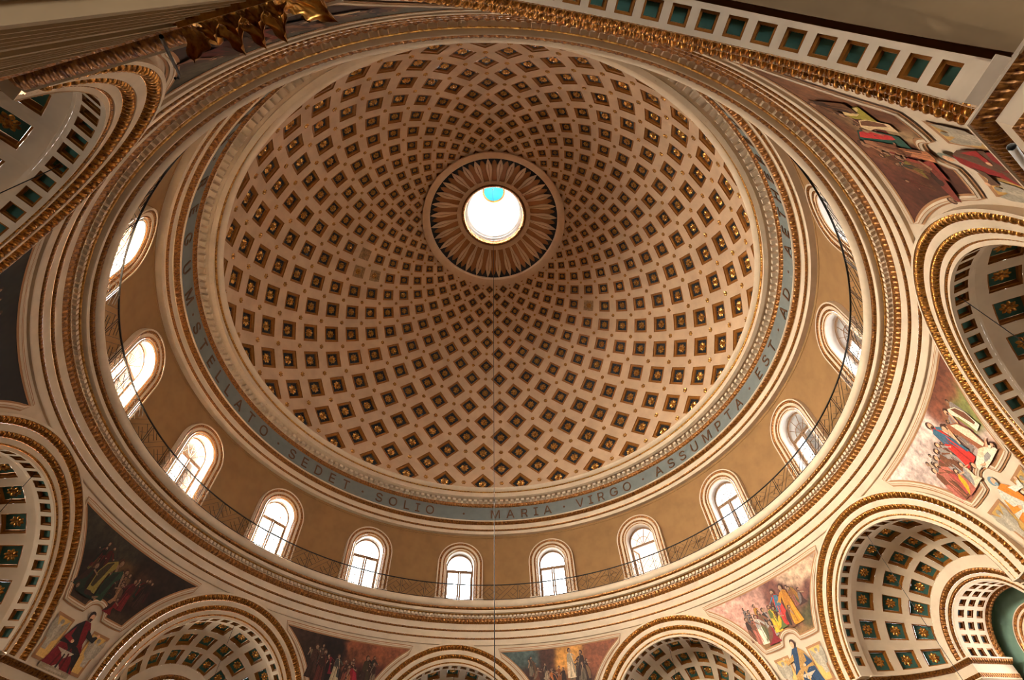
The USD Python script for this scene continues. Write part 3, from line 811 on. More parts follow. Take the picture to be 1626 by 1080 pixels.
def build_niche(path):
    sh = build_soffit(path, 18.30)
    sub(path, 'soffit', cat(sh), 'cream', 30)
    # step and half dome
    st = [arch_band([(RIN, 18.30), (RIN + 0.145, 18.30)], 49, y0=ARCH_Y)]
    cells = []
    for v, cv in ((76.8, 7.35), (62.1, 7.35), (48.7, 6.05)):
        vc = v if v > 60 else 48.65
        for k in range(-5, 6):
            cells.append(((16.36 * k, v), 8.18, cv, 5.35, 4.95))
    cs = []
    for (c, cu, cv, hu, hv) in cells:
        lo = {76.8: (69.45, 86.9), 62.1: (55.4, 69.45), 48.7: (43.4, 55.4)}[c[1]]
        hole = rect(c, hu, hv)
        outer = np.array([(c[0] - cu, lo[0]), (c[0] + cu, lo[0]), (c[0] + cu, lo[1]), (c[0] - cu, lo[1])])
        cs.append(cell(S_conch, outer, hole, 3))
        q = sub(path, 'coffer', cat([coffer_frame(S_conch, hole, 0.06, 0.2, 0.86, 0.80, 2)]), 'ochre', False)
        sub(q, 'field', cat([coffer_field(S_conch, hole, 0.2, 0.80)]), 'green', False)
        cen = S_conch(np.array([c[0]]), np.array([c[1]]), np.array([0.2]))[0]
        r = 0.27 * math.sin(math.radians(c[1])) ** 0.5
        sub(q, 'rosette', cat([place(ROS8, cen, surf_normal(S_conch, *c), r, 0.2)]), 'gold', 50)
    sub(path, 'half_dome', cat(cs), 'cream', 30)
    # inner arch wall and mouldings
    yb = APY + APR * math.cos(math.radians(43.4))
    rb = APR * math.sin(math.radians(43.4))
    st.append(arch_band([(rb, yb), (2.70, yb), (2.70, 21.29), (2.66, 21.29)], 49, y0=ARCH_Y))
    st.append(arch_band([(2.45, 21.37), (2.33, 21.37), (2.33, 21.40)], 49, y0=ARCH_Y))
    st.append(arch_band([(2.22, 21.45), (IN_R, 21.45), (IN_R, 21.60)], 49, y0=ARCH_Y))
    sub(path, 'inner_arch', cat(st), 'cream', 30)
    sub(path, 'gilded_band', cat([gold_arch([(2.66, 21.29), (2.58, 21.30), (2.45, 21.37)], 50, 0.035, 'egg', per=7, nt=5, y0=ARCH_Y)]), 'goldred', 50)
    sub(path, 'gilded_band', cat([gold_arch([(2.33, 21.40), (2.28, 21.41), (2.22, 21.45)], 50, 0.03, 'egg', per=7, nt=5, y0=ARCH_Y)]), 'goldred', 50)
    S = S_barrel(IN_R)
    cells = [((13.85 * k, 21.82 + 0.5 * j), 6.925, 0.25, 4.6, 0.16) for k in range(-6, 7) for j in range(3)]
    iv = coffer_set(path, S, cells, 'small_coffer', 'ochre', 'field', 0.04, 0.12, 0.72, 0.66)
    u = np.linspace(-90, 90, 40)[:, None]
    iv.append(grid(S(u, np.array([[21.57, 21.60]]), 0.0)))
    iv.append(grid(S(u, np.array([[23.07, 23.15]]), 0.0)))
    sub(path, 'inner_vault', cat(iv), 'cream', 30)
    sub(path, 'gilded_band', cat([gold_arch([(IN_R, 23.12), (IN_R - 0.08, 23.16), (IN_R - 0.08, 23.34), (IN_R, 23.40)], 40, 0.03, 'leaf', per=6, nt=7, y0=ARCH_Y)]), 'goldred', 50)
    # green end wall with a round-headed window
    ye = 23.85
    wr = 1.0
    x, z = path_leg_arc(wr, -1.9, 0.0, 6, 24)
    ox, oz = path_leg_arc(2.9, -9.42, 0.0, 6, 24)
    ew = grid(np.stack([np.stack([x * (1 - s) + ox * s, np.full_like(x, ye - ARCH_Y), z * (1 - s) + oz * s], -1) for s in (0, 0.3, 1)], 1))
    lowp = np.array([(-2.9, ye - ARCH_Y, -9.42), (2.9, ye - ARCH_Y, -9.42), (wr, ye - ARCH_Y, -1.9), (-wr, ye - ARCH_Y, -1.9)])
    vault = [arch_band([(2.9, ye), (2.9, 23.42), (IN_R, 23.42)], 40, y0=ARCH_Y)]
    sub(path, 'end_wall', cat([ew, (lowp, np.array([[0, 1, 2, 3]]))] + vault), 'greenwall', False)

    def leg_band(prof, relief=None, cnt=0):
        pr_, t = resample(prof, 4)
        cols = []
        for j, (rho, dep) in enumerate(pr_):
            x, z = path_leg_arc(rho, -1.9, 0.0, 20, 60)
            h = 0.02 * ornament(relief, np.linspace(0, cnt, len(x)), t[j]) if relief else 0.0
            cols.append(np.stack([x, np.full_like(x, dep - ARCH_Y) - h, z], -1))
        return grid(np.stack(cols, 1))
    sub(path, 'window_moulding', cat([leg_band([(1.5, ye), (1.5, ye - 0.1), (1.46, ye - 0.1)]), leg_band([(1.34, ye - 0.08), (1.26, ye - 0.08)]), leg_band([(1.16, ye - 0.05), (1.0, ye - 0.03), (1.0, ye + 0.3)])]), 'cream', 30)
    sub(path, 'gilded_band', cat([leg_band([(1.46, ye - 0.10), (1.34, ye - 0.08)], 'egg', 40)]), 'goldred', 50)
    sub(path, 'gilded_band', cat([leg_band([(1.26, ye - 0.08), (1.16, ye - 0.05)], 'egg', 40)]), 'goldred', 50)
    sub(path, 'window_bars', cat([bar((0, ye + 0.25 - ARCH_Y, -1.9), (0, ye + 0.25 - ARCH_Y, 1.0), 0.06)] + [bar((-1, ye + 0.25 - ARCH_Y, h), (1, ye + 0.25 - ARCH_Y, h), 0.05) for h in (-1.2, -0.6, 0.0)]), 'wood', False)
    # apse walls below the springing
    a = np.radians(np.linspace(90, 43.4, 14))
    for s in (-1, 1):
        plan = [(s * 4.98, 17.86), (s * 4.98, 18.30)] + [(s * APR * math.sin(q), APY + APR * math.cos(q)) for q in a if APY + APR * math.cos(q) > 18.3] + [(s * rb, yb), (s * IN_R, yb), (s * IN_R, 23.42), (s * 2.9, 23.42), (s * 2.9, ye)]
        plan = [(x, y - ARCH_Y) for x, y in plan]
        sub(path, 'niche_wall', cat([cyl_wall(plan, -9.42, 0.0)]), 'stone_shaded', False)


NN = {3: 'bright coffered half dome of the lower right niche with a small green-walled arch inside', 4: 'shaded half dome of the right-hand niche with large gilded rosettes in dark coffers',
      -2: 'dim coffered half dome of the upper left niche', -1: 'coffered half dome at the far left edge with glowing small coffers low down', 0: 'half dome at lower left with lit diamond-shaped coffers',
      1: 'very dark half dome under the bottom centre arch', 2: 'dark half dome right of bottom centre with blue-green coffers'}
nproto = None
for k in (3, 4, -2, -1, 0, 1, 2):
    m = frame_matrix(PHI0 + 45 * (k - 1), ARCH_Y, 0, ZC)
    p = top('ceiling', NN[k], 'niche vault', 'coffered niche half domes', 'structure', m, nproto)
    if nproto is None:
        nproto = p
        build_niche(p)

# entrance vault over the camera
P5 = top('ceiling', 'plain barrel vault of the entrance overhead with a dark groove and a row of small green coffers', 'vault', kind='structure', mtx=frame_matrix(PHI0 + 180, ARCH_Y + 0.22, 0, ZC))
sub(P5, 'soffit', cat(build_soffit(P5, 18.20)), 'cream', 30)
BR = 4.72
sub(P5, 'groove', cat([arch_band([(RIN, 18.20), (5.2, 18.20), (5.2, 18.36), (BR, 18.36)], 49, y0=ARCH_Y)]), 'bronze', False)
S5 = S_barrel(BR)
bc = [((-83.6 + 15.2 * k, 20.05 + 1.75 * j), 7.6, 0.875, 5.1, 0.62) for k in range(12) for j in range(4)]
sh5 = coffer_set(P5, S5, bc, 'coffer', 'ochre', 'field', 0.06, 0.2, 0.86, 0.8, 0.27)
u5 = np.linspace(-91.2, 91.2, 49)[:, None]
sh5 += [grid(S5(u5, np.array([[18.36, 19.175]]), 0.0)), grid(S5(u5, np.array([[26.175, 28.5]]), 0.0))]
sub(P5, 'vault', cat(sh5), 'stone_shaded', 30)
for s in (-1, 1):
    sub(P5, 'side_wall', cat([cyl_wall([(s * 4.98, 17.6 - ARCH_Y), (s * 4.98, 28.5 - ARCH_Y)], -9.42, 0.0)]), 'stone_shaded', False)
ye5 = 28.5 - ARCH_Y
ew5 = [(np.c_[[-4.98, -3.1, -3.1, -4.98], np.full(4, ye5), [-9.42, -9.42, 0, 0]], np.array([[0, 1, 2, 3]])), (np.c_[[3.1, 4.98, 4.98, 3.1], np.full(4, ye5), [-9.42, -9.42, 0, 0]], np.array([[0, 1, 2, 3]])),
       (np.c_[[-3.1, 3.1, 3.1, -3.1], np.full(4, ye5), [-1.9, -1.9, 0, 0]], np.array([[0, 1, 2, 3]])), arch_band([(0.01, 28.5), (4.72, 28.5)], 49, y0=ARCH_Y)]
sub(P5, 'end_wall', cat(ew5), 'stone_shaded', False)

# ---- spandrels and piers: one plaster wall per pier
RJ, DJ = 4.98, 17.78    # jamb of the piers: the impost cornice reaches out to the edge of the arch
XZ = lambda z: np.sqrt(np.clip(5.35 ** 2 - (np.asarray(z) - ZC) ** 2, 0, None))
PN = {-2: 'pier wall at upper left beyond the near fluted pilaster', -1: 'pier wall at the left edge between the two left arches', 0: 'pier wall at lower left with the dim nativity-like mural',
      1: 'pier wall left of bottom centre', 2: 'pier wall right of bottom centre', 3: 'pier wall at lower right with the bright mural of robed crowd', 4: 'pier wall at right between the bright arch and the near arch', 5: 'pier wall behind the camera'}


def pier_plan(k_left_barrel, k_right_barrel):
    """plan of the pier face in pier coordinates (x along T at the pier, y outwards), from the left niche to the right one"""
    def niche_side(sign, barrel):
        if barrel:
            pts = [(sign * RJ, DJ), (sign * RJ, 28.3)]
        else:
            a = np.radians(np.linspace(90, 43.4, 14))
            rb, yb = APR * math.sin(a[-1]), APY + APR * math.cos(a[-1])
            pts = [(sign * RJ, DJ), (sign * RJ, 18.3)] + [(sign * APR * math.sin(q), APY + APR * math.cos(q)) for q in a if APY + APR * math.cos(q) > 18.32][:-1] + [(sign * rb, yb), (sign * IN_R, yb), (sign * IN_R, 23.4)]
        c, s_ = math.cos(math.radians(22.5)), math.sin(math.radians(22.5))
        out = []
        for x, y in pts:          # niche frame is rotated by -+22.5 degrees from the pier frame
            a = sign * 22.5
            ca, sa = math.cos(math.radians(a)), math.sin(math.radians(a))
            out.append((x * ca - y * sa, x * sa + y * ca))
        return out
    left = niche_side(1, k_left_barrel)      # the niche at smaller azimuth: its +x jamb
    right = niche_side(-1, k_right_barrel)
    return left[::-1] + right


def sweep_plan(plan, prof):
    """mitred moulding along a plan polyline; prof: (out towards the room, z)"""
    P = np.asarray(plan, float)
    d = np.diff(P, axis=0); d /= np.linalg.norm(d, axis=1)[:, None]
    n = np.c_[d[:, 1], -d[:, 0]]              # right-hand side = towards the room for this order
    nn = np.vstack([n[:1], n[:-1] + n[1:], n[-1:]])
    nn /= np.linalg.norm(nn, axis=1)[:, None]
    k = np.r_[1, 1 / np.clip((nn[1:-1] * n[1:]).sum(1), 0.35, 1), 1]
    nn = nn * k[:, None]
    prof = np.asarray(prof, float)
    Q = np.stack([np.concatenate([P + nn * o, np.full((len(P), 1), z)], 1) for o, z in prof], 1)
    return Q


def dense(plan, step):
    P = np.asarray(plan, float); out = [P[0]]
    for a, b in zip(P[:-1], P[1:]):
        m = max(1, int(np.linalg.norm(b - a) / step))
        out += [a + (b - a) * t for t in np.linspace(0, 1, m + 1)[1:]]
    return np.array(out)


def sweep_gold(plan, prof, pitch, amp, kind='leaf', per=6, nt=5):
    pr_, t = resample(prof, nt)
    Q = sweep_plan(plan, pr_)
    res = []
    for a, b in zip(Q[:-1], Q[1:]):          # each straight run of the moulding
        L = np.linalg.norm((b - a).mean(0)); cnt = max(1, round(L / pitch)); m = cnt * per + 1
        s = np.linspace(0, 1, m)[:, None, None]
        G = a[None] * (1 - s) + b[None] * s
        dd = (b - a).mean(0)[:2]; dd /= np.linalg.norm(dd); nr = np.array([dd[1], -dd[0], -0.5]); nr /= np.linalg.norm(nr)
        G = G + (amp * ornament(kind, np.linspace(0, cnt, m)[:, None], t[None, :]))[..., None] * nr
        res.append(grid(G))
    return cat(res)


pier_m = {k: frame_matrix(PHI0 + 45 * (k - 0.5), 0, 0, 0) for k in range(-2, 6)}
for k in (3, 2, 1, 0, -1, -2, 4, 5):
    # pier k stands between arch k and arch k + 1
    near5 = (k == 4, k in (5, -3))
    w = top('wall_pier', PN[k], 'wall', None, 'structure', pier_m[k])
    zs = np.r_[np.linspace(Z_IMP - 0.1, 14.7, 22), 14.78, 14.9, 15.08]
    rows = []
    for z in zs:
        e = 22.5 - float(np.degrees(np.arcsin(XZ(z) / cone_R(z))))
        e = min(e, 22.5)
        rows.append(sp_pt(np.linspace(-e, e, 21), z))
    sub(w, 'spandrel', cat([grid(np.stack(rows, 1))]), 'cream', True)
    plan = pier_plan(k == 5, k == 4)
    i5 = [i for i in range(len(plan) - 1) if abs(plan[i][0] + plan[i + 1][0]) < 0.05 and plan[i][0] < 0][0]
    fa, fb = plan[i5], plan[i5 + 1]
    sub(w, 'pier_face', cat([cyl_wall([fa, fb], 0, Z_IMP)]), 'stone_shaded', False)
    # ledge on top of the impost
    lp = np.array([(fa[0], fa[1], Z_IMP), (fb[0], fb[1], Z_IMP), (fb[0] + 0.9, fb[1] + 1.3, Z_IMP), (fa[0] - 0.9, fa[1] + 1.3, Z_IMP)])
    sub(w, 'ledge', (lp, np.array([[0, 1, 2, 3]])), 'cream', False)
    im = top('trim', {-2: 'dark gilded impost entablature in shadow at upper left beside the fluted pilaster', -1: 'impost entablature at the left edge', 0: 'gilded impost entablature at the lower left corner under a painted prophet',
                      1: 'impost entablature left of bottom centre, below the picture', 2: 'impost entablature right of bottom centre, below the picture', 3: 'gilded impost entablature at the lower right corner leading to the green inner arch',
                      4: 'impost entablature at the upper right edge with dark gilded bands', 5: 'near impost entablature above the gilded capital at upper left'}[k], 'impost', 'impost entablatures of the piers', 'structure', pier_m[k])
    sub(im, 'frieze', cat([grid(sweep_plan(plan, [(0.0, 8.62), (0.05, 8.66), (0.05, 8.70)])), grid(sweep_plan(plan, [(0.10, 8.84), (0.06, 8.87), (0.06, 9.20)])), grid(sweep_plan(plan, [(0.25, 9.36), (0.28, 9.37), (0.28, 9.42), (-0.9, 9.42)]))]), 'cream', False)
    if k == 5:
        pass
    sub(im, 'gilded_architrave_band', sweep_gold(plan, [(0.05, 8.70), (0.06, 8.78), (0.10, 8.84)], 0.11, 0.03, 'leaf', 7, 5), 'goldred', 50)
    sub(im, 'gilded_cornice_band', sweep_gold(plan, [(0.06, 9.20), (0.13, 9.24), (0.20, 9.30), (0.25, 9.36)], 0.12, 0.035, 'leaf', 7, 6), 'goldred', 50)

# ---- floor
F = top('floor', 'unseen marble floor of the rotunda, darkened to cut bounced light', 'floor', kind='structure')
sub(F, 'slab', cat([grid(pol(np.array([[0.01, 6, 12, 19, 30]]), np.linspace(0, 360, 65)[:, None], 0.0))]), 'marble', False)


# ------------------------------------------------------------------ murals on the spandrels
def lin(r, g, b):
    return tuple(((c / 255) / 12.92 if c / 255 <= 0.04045 else ((c / 255 + 0.055) / 1.055) ** 2.4) for c in (r, g, b))


SKIN, HAIR = lin(214, 160, 120), lin(70, 40, 25)


def edge_psi(z, rho):
    return 22.5 - np.degrees(np.arcsin(np.sqrt(np.clip(rho ** 2 - (np.asarray(z, float) - ZC) ** 2, 0, None)) / cone_R(z)))


class Canvas:
    """flat painted shapes lying in thin layers on a spandrel; x metres along the wall, z height"""

    def __init__(self):
        self.v, self.f, self.c, self.n, self.layer = [], [], [], 0, 0

    def poly(self, pts, col):
        pts = np.asarray(pts, float)
        self.layer += 1
        P = np.vstack([pts.mean(0), pts])
        m = len(pts)
        psi = np.degrees(P[:, 0] / cone_R(P[:, 1]))
        self.v.append(sp_pt(psi, P[:, 1], 0.045 + 0.0012 * self.layer))
        self.f.append(np.array([[0, 1 + i, 1 + (i + 1) % m] for i in range(m)]) + self.n)
        self.c.append(np.tile(np.asarray(col, float), (m + 1, 1)))
        self.n += m + 1

    def ell(self, x, z, rx, rz, col, n=14, rot=0.0):
        t = np.linspace(0, 2 * PI, n, endpoint=False)
        a, b = rx * np.cos(t), rz * np.sin(t)
        self.poly(np.c_[x + a * math.cos(rot) - b * math.sin(rot), z + a * math.sin(rot) + b * math.cos(rot)], col)

    def done(self, parent, name, label=None):
        sub(parent, name, (np.vstack(self.v), np.vstack(self.f)), 'paintflat', False, label, tint=np.vstack(self.c))


def sh(c, k):
    return tuple(np.clip(np.asarray(c) * k, 0, 1))


def person_shape(cv, x, z, h, robe, cloak, seed, pose='stand', flip=1, skin=SKIN, hair=HAIR):
    r = np.random.default_rng(seed)
    T = lambda pts: [(x + flip * a * h, z + b * h) for a, b in pts]
    j = lambda s=0.02: float(r.normal(0, s))
    if pose == 'stand':
        cv.poly(T([(-0.17 + j(), 0), (-0.14, 0.3), (-0.12, 0.62), (-0.10, 0.80), (0.0, 0.86), (0.10, 0.80), (0.13, 0.6), (0.16, 0.3), (0.20 + j(), 0), (0.02, -0.02)]), robe)
        cv.poly(T([(-0.10, 0.80), (0.02, 0.84), (0.16, 0.42), (0.20, 0.12), (0.10, 0.16), (0.02, 0.42), (-0.12, 0.55)]), cloak)
        for q in range(3):
            a = -0.10 + 0.09 * q + j()
            cv.poly(T([(a, 0.02), (a + 0.035, 0.02), (a * 0.5 + 0.02, 0.55 + j(0.05)), (a * 0.5, 0.5)]), sh(robe, 0.55 if q % 2 else 1.35))
        cv.poly(T([(0.05, 0.78), (0.26 + j(), 0.60 + j(0.05)), (0.29, 0.64), (0.10, 0.82)]), sh(cloak, 1.2))
        cv.ell(*T([(0.29, 0.63)])[0], 0.03 * h, 0.025 * h, skin, 8)
        hx, hz = 0.01, 0.92
    elif pose == 'kneel':
        cv.poly(T([(-0.30, 0), (-0.24, 0.16), (-0.10, 0.30), (-0.08, 0.50), (0.05, 0.56), (0.12, 0.44), (0.10, 0.2), (0.22, 0.0)]), robe)
        cv.poly(T([(-0.08, 0.5), (0.05, 0.56), (0.02, 0.3), (-0.12, 0.1), (-0.28, 0.04), (-0.2, 0.2)]), cloak)
        cv.poly(T([(0.06, 0.50), (0.28, 0.44 + j()), (0.29, 0.47), (0.08, 0.54)]), skin)
        hx, hz = 0.06, 0.63
    elif pose == 'lie':
        cv.poly(T([(-0.5, 0.0), (-0.48, 0.12), (-0.2, 0.2), (0.1, 0.2), (0.4, 0.1), (0.5, 0.02), (0.1, 0.0)]), robe)
        cv.poly(T([(-0.15, 0.2), (0.1, 0.24), (0.3, 0.14), (0.1, 0.06), (-0.1, 0.08)]), cloak)
        cv.poly(T([(0.3, 0.12), (0.52, 0.22), (0.55, 0.19), (0.36, 0.06)]), skin)
        hx, hz = -0.52, 0.17
    elif pose == 'bend':
        cv.poly(T([(-0.1, 0), (-0.14, 0.4), (-0.06, 0.62), (0.16, 0.76), (0.26, 0.66), (0.14, 0.46), (0.12, 0.2), (0.14, 0)]), robe)
        cv.poly(T([(-0.12, 0.38), (-0.04, 0.6), (0.1, 0.7), (0.06, 0.4), (0.0, 0.1), (-0.08, 0.1)]), cloak)
        cv.poly(T([(0.2, 0.7), (0.3, 0.42), (0.34, 0.43), (0.26, 0.72)]), skin)
        hx, hz = 0.27, 0.77
    else:                      # seated, large, frontal
        cv.poly(T([(-0.34, 0), (-0.30, 0.14), (-0.26, 0.34), (-0.18, 0.46), (-0.17, 0.68), (-0.06, 0.80), (0.08, 0.80), (0.18, 0.68), (0.2, 0.46), (0.28, 0.34), (0.32, 0.12), (0.36, 0), (0, -0.03)]), robe)
        cv.poly(T([(-0.18, 0.68), (-0.06, 0.80), (0.02, 0.6), (0.12, 0.40), (0.30, 0.30), (0.34, 0.05), (0.18, 0.0), (0.05, 0.26), (-0.14, 0.40), (-0.28, 0.36)]), cloak)
        for q in range(5):
            a = -0.26 + 0.12 * q + j()
            cv.poly(T([(a, 0.0), (a + 0.04, 0.0), (a * 0.6 + 0.03, 0.34 + j(0.04)), (a * 0.6, 0.3)]), sh(robe if q % 2 else cloak, 0.5 if q % 2 else 1.4))
        cv.poly(T([(0.12, 0.70), (0.34, 0.58), (0.38, 0.66), (0.41, 0.65), (0.37, 0.53), (0.16, 0.58)]), sh(cloak, 1.15))
        cv.ell(*T([(0.40, 0.67)])[0], 0.035 * h, 0.03 * h, skin, 8)
        cv.poly(T([(-0.15, 0.66), (-0.26, 0.44), (-0.05, 0.40), (-0.05, 0.47), (-0.16, 0.50)]), sh(robe, 1.2))
        cv.ell(*T([(-0.04, 0.435)])[0], 0.035 * h, 0.03 * h, skin, 8)
        hx, hz = 0.01, 0.89
    s = 0.075 if pose in ('stand', 'bend', 'sit') else 0.085
    X, Z = T([(hx, hz)])[0]
    cv.ell(X - 0.012 * h * flip, Z + 0.012 * h, s * 0.95 * h, s * 1.1 * h, hair, 12)
    cv.ell(X + 0.012 * h * flip, Z - 0.012 * h, s * 0.68 * h, s * 0.85 * h, skin, 12)
    cv.poly([(X + (0.012 + a) * h * flip, Z + b * h) for a, b in ((-0.035, -0.03), (0.035, -0.03), (0.02, -0.085), (-0.02, -0.085))], sh(hair, 1.3) if seed % 2 else sh(skin, 0.9))


def boundary(rho=6.02, zb=11.88, zt=14.66, bump=0.48):
    """outline of the picture in (psi, z), anticlockwise from the lower left corner"""
    zs = np.linspace(zb, zt, 24)
    e = edge_psi(zs, rho)
    br = 1.95
    t = np.linspace(PI, 0, 15)
    bot = np.vstack([np.c_[np.linspace(-e[0], -br, 6)[:-1], np.full(5, zb)], np.c_[br * np.cos(t), zb + bump * np.sin(t)], np.c_[np.linspace(br, e[0], 6)[1:], np.full(5, zb)]])
    rt = np.c_[e, zs][1:]
    tp = np.c_[np.linspace(e[-1], -e[-1], 22)[1:-1], np.full(20, zt)]
    lf = np.c_[-e, zs][::-1][:-1]
    return np.vstack([bot, rt, tp, lf])


def border_strip(bd, rings_):
    """moulding following a closed outline in (psi, z); rings_: (outward offset in m, relief)"""
    R = cone_R(bd[:, 1])
    xy = np.c_[np.radians(bd[:, 0]) * R, bd[:, 1]]
    d = np.roll(xy, -1, 0) - np.roll(xy, 1, 0); d /= np.linalg.norm(d, axis=1)[:, None]
    n = np.c_[d[:, 1], -d[:, 0]]
    cols = []
    for o, off in rings_:
        q = xy + n * o
        cols.append(sp_pt(np.degrees(q[:, 0] / R), q[:, 1], off))
    return grid(np.stack(cols, 1), True)


def build_mural(path, bg, figs, seed):
    bd = boundary()
    sub(path, 'pale_frame', cat([border_strip(bd, [(0.05, 0.02), (0.05, 0.06), (0.12, 0.08), (0.19, 0.06), (0.19, 0.02)])]), 'cream', False)
    sub(path, 'brown_line', cat([border_strip(bd, [(-0.02, 0.05), (0.05, 0.055)]), border_strip(bd, [(0.20, 0.03), (0.25, 0.03)]), border_strip(bd, [(0.115, 0.083), (0.135, 0.083)])]), 'shade', False)
    # painted ground: columns s, rows t
    zt, zb, bump, br = 14.66, 11.88, 0.48, 1.95
    s = np.linspace(-1, 1, 61)[:, None]; t = np.linspace(0, 1, 34)[None, :]
    e0 = float(edge_psi(zb, 6.02))
    pb = s * e0
    zbs = zb + bump * np.sqrt(np.clip(1 - (pb / br) ** 2, 0, 1))
    z = zbs + (zt - zbs) * t
    psi = s * edge_psi(z, 6.02)
    P = sp_pt(psi, z, 0.04)
    X = np.radians(psi) * cone_R(z)
    r = np.random.default_rng(seed)
    wob = meshkit.fbm(np.stack([X.ravel() * 0.8 + seed * 7, z.ravel() * 0.8, np.zeros(X.size)], 1)).reshape(X.shape)
    wob = (wob - wob.mean()) / (wob.std() + 1e-6)
    C = np.zeros(X.shape + (3,))
    for (x0, x1, z0, z1, col) in bg:
        soft = 0.35
        w = 1 / (1 + np.exp(-(X + 0.18 * wob - x0) / soft * 4)) * 1 / (1 + np.exp((X + 0.18 * wob - x1) / soft * 4)) * 1 / (1 + np.exp(-(z + 0.12 * wob - z0) / soft * 4)) * 1 / (1 + np.exp((z + 0.12 * wob - z1) / soft * 4))
        C = C * (1 - w[..., None]) + np.asarray(col) * w[..., None]
    C = np.clip(C * (1 + 0.16 * wob[..., None]), 0, 1)
    v, f = grid(P)
    sub(path, 'painted_ground', cat([(v, f)]), 'paint', False, tint=C.reshape(-1, 3))
    pal = [f[3] for f in figs] + [f[4] for f in figs]
    for i in range(13):                     # crowd further back in the picture
        x = float(r.uniform(-2.1, 1.9)); zz = 12.45 + 0.28 * abs(x) + float(r.uniform(0, 0.25))
        cv = Canvas(); cv.layer = 0
        k1, k2 = pal[int(r.integers(len(pal)))], pal[int(r.integers(len(pal)))]
        base = np.asarray(bg[0][4]) * 0.5
        person_shape(cv, x, zz, float(r.uniform(0.85, 1.2)), tuple(0.45 * np.asarray(k1) + 0.4 * base), tuple(0.4 * np.asarray(k2) + 0.4 * base), seed * 50 + i, ('stand', 'stand', 'bend', 'kneel')[i % 4], 1 if i % 2 else -1, sh(SKIN, 0.45), sh(HAIR, 0.7))
        cv.done(path, 'painted_bystander')
    for i, (x, z_, h, robe, cloak, pose, flip) in enumerate(figs):
        cv = Canvas(); cv.layer = 16 + i * 3
        person_shape(cv, x, z_ + 0.05, h * 1.28, robe, cloak, seed * 100 + i, pose, flip, sh(SKIN, 0.35 + 0.65 * min(1.0, 3.2 * float(np.mean(bg[0][4])))))
        cv.done(path, 'painted_figure')


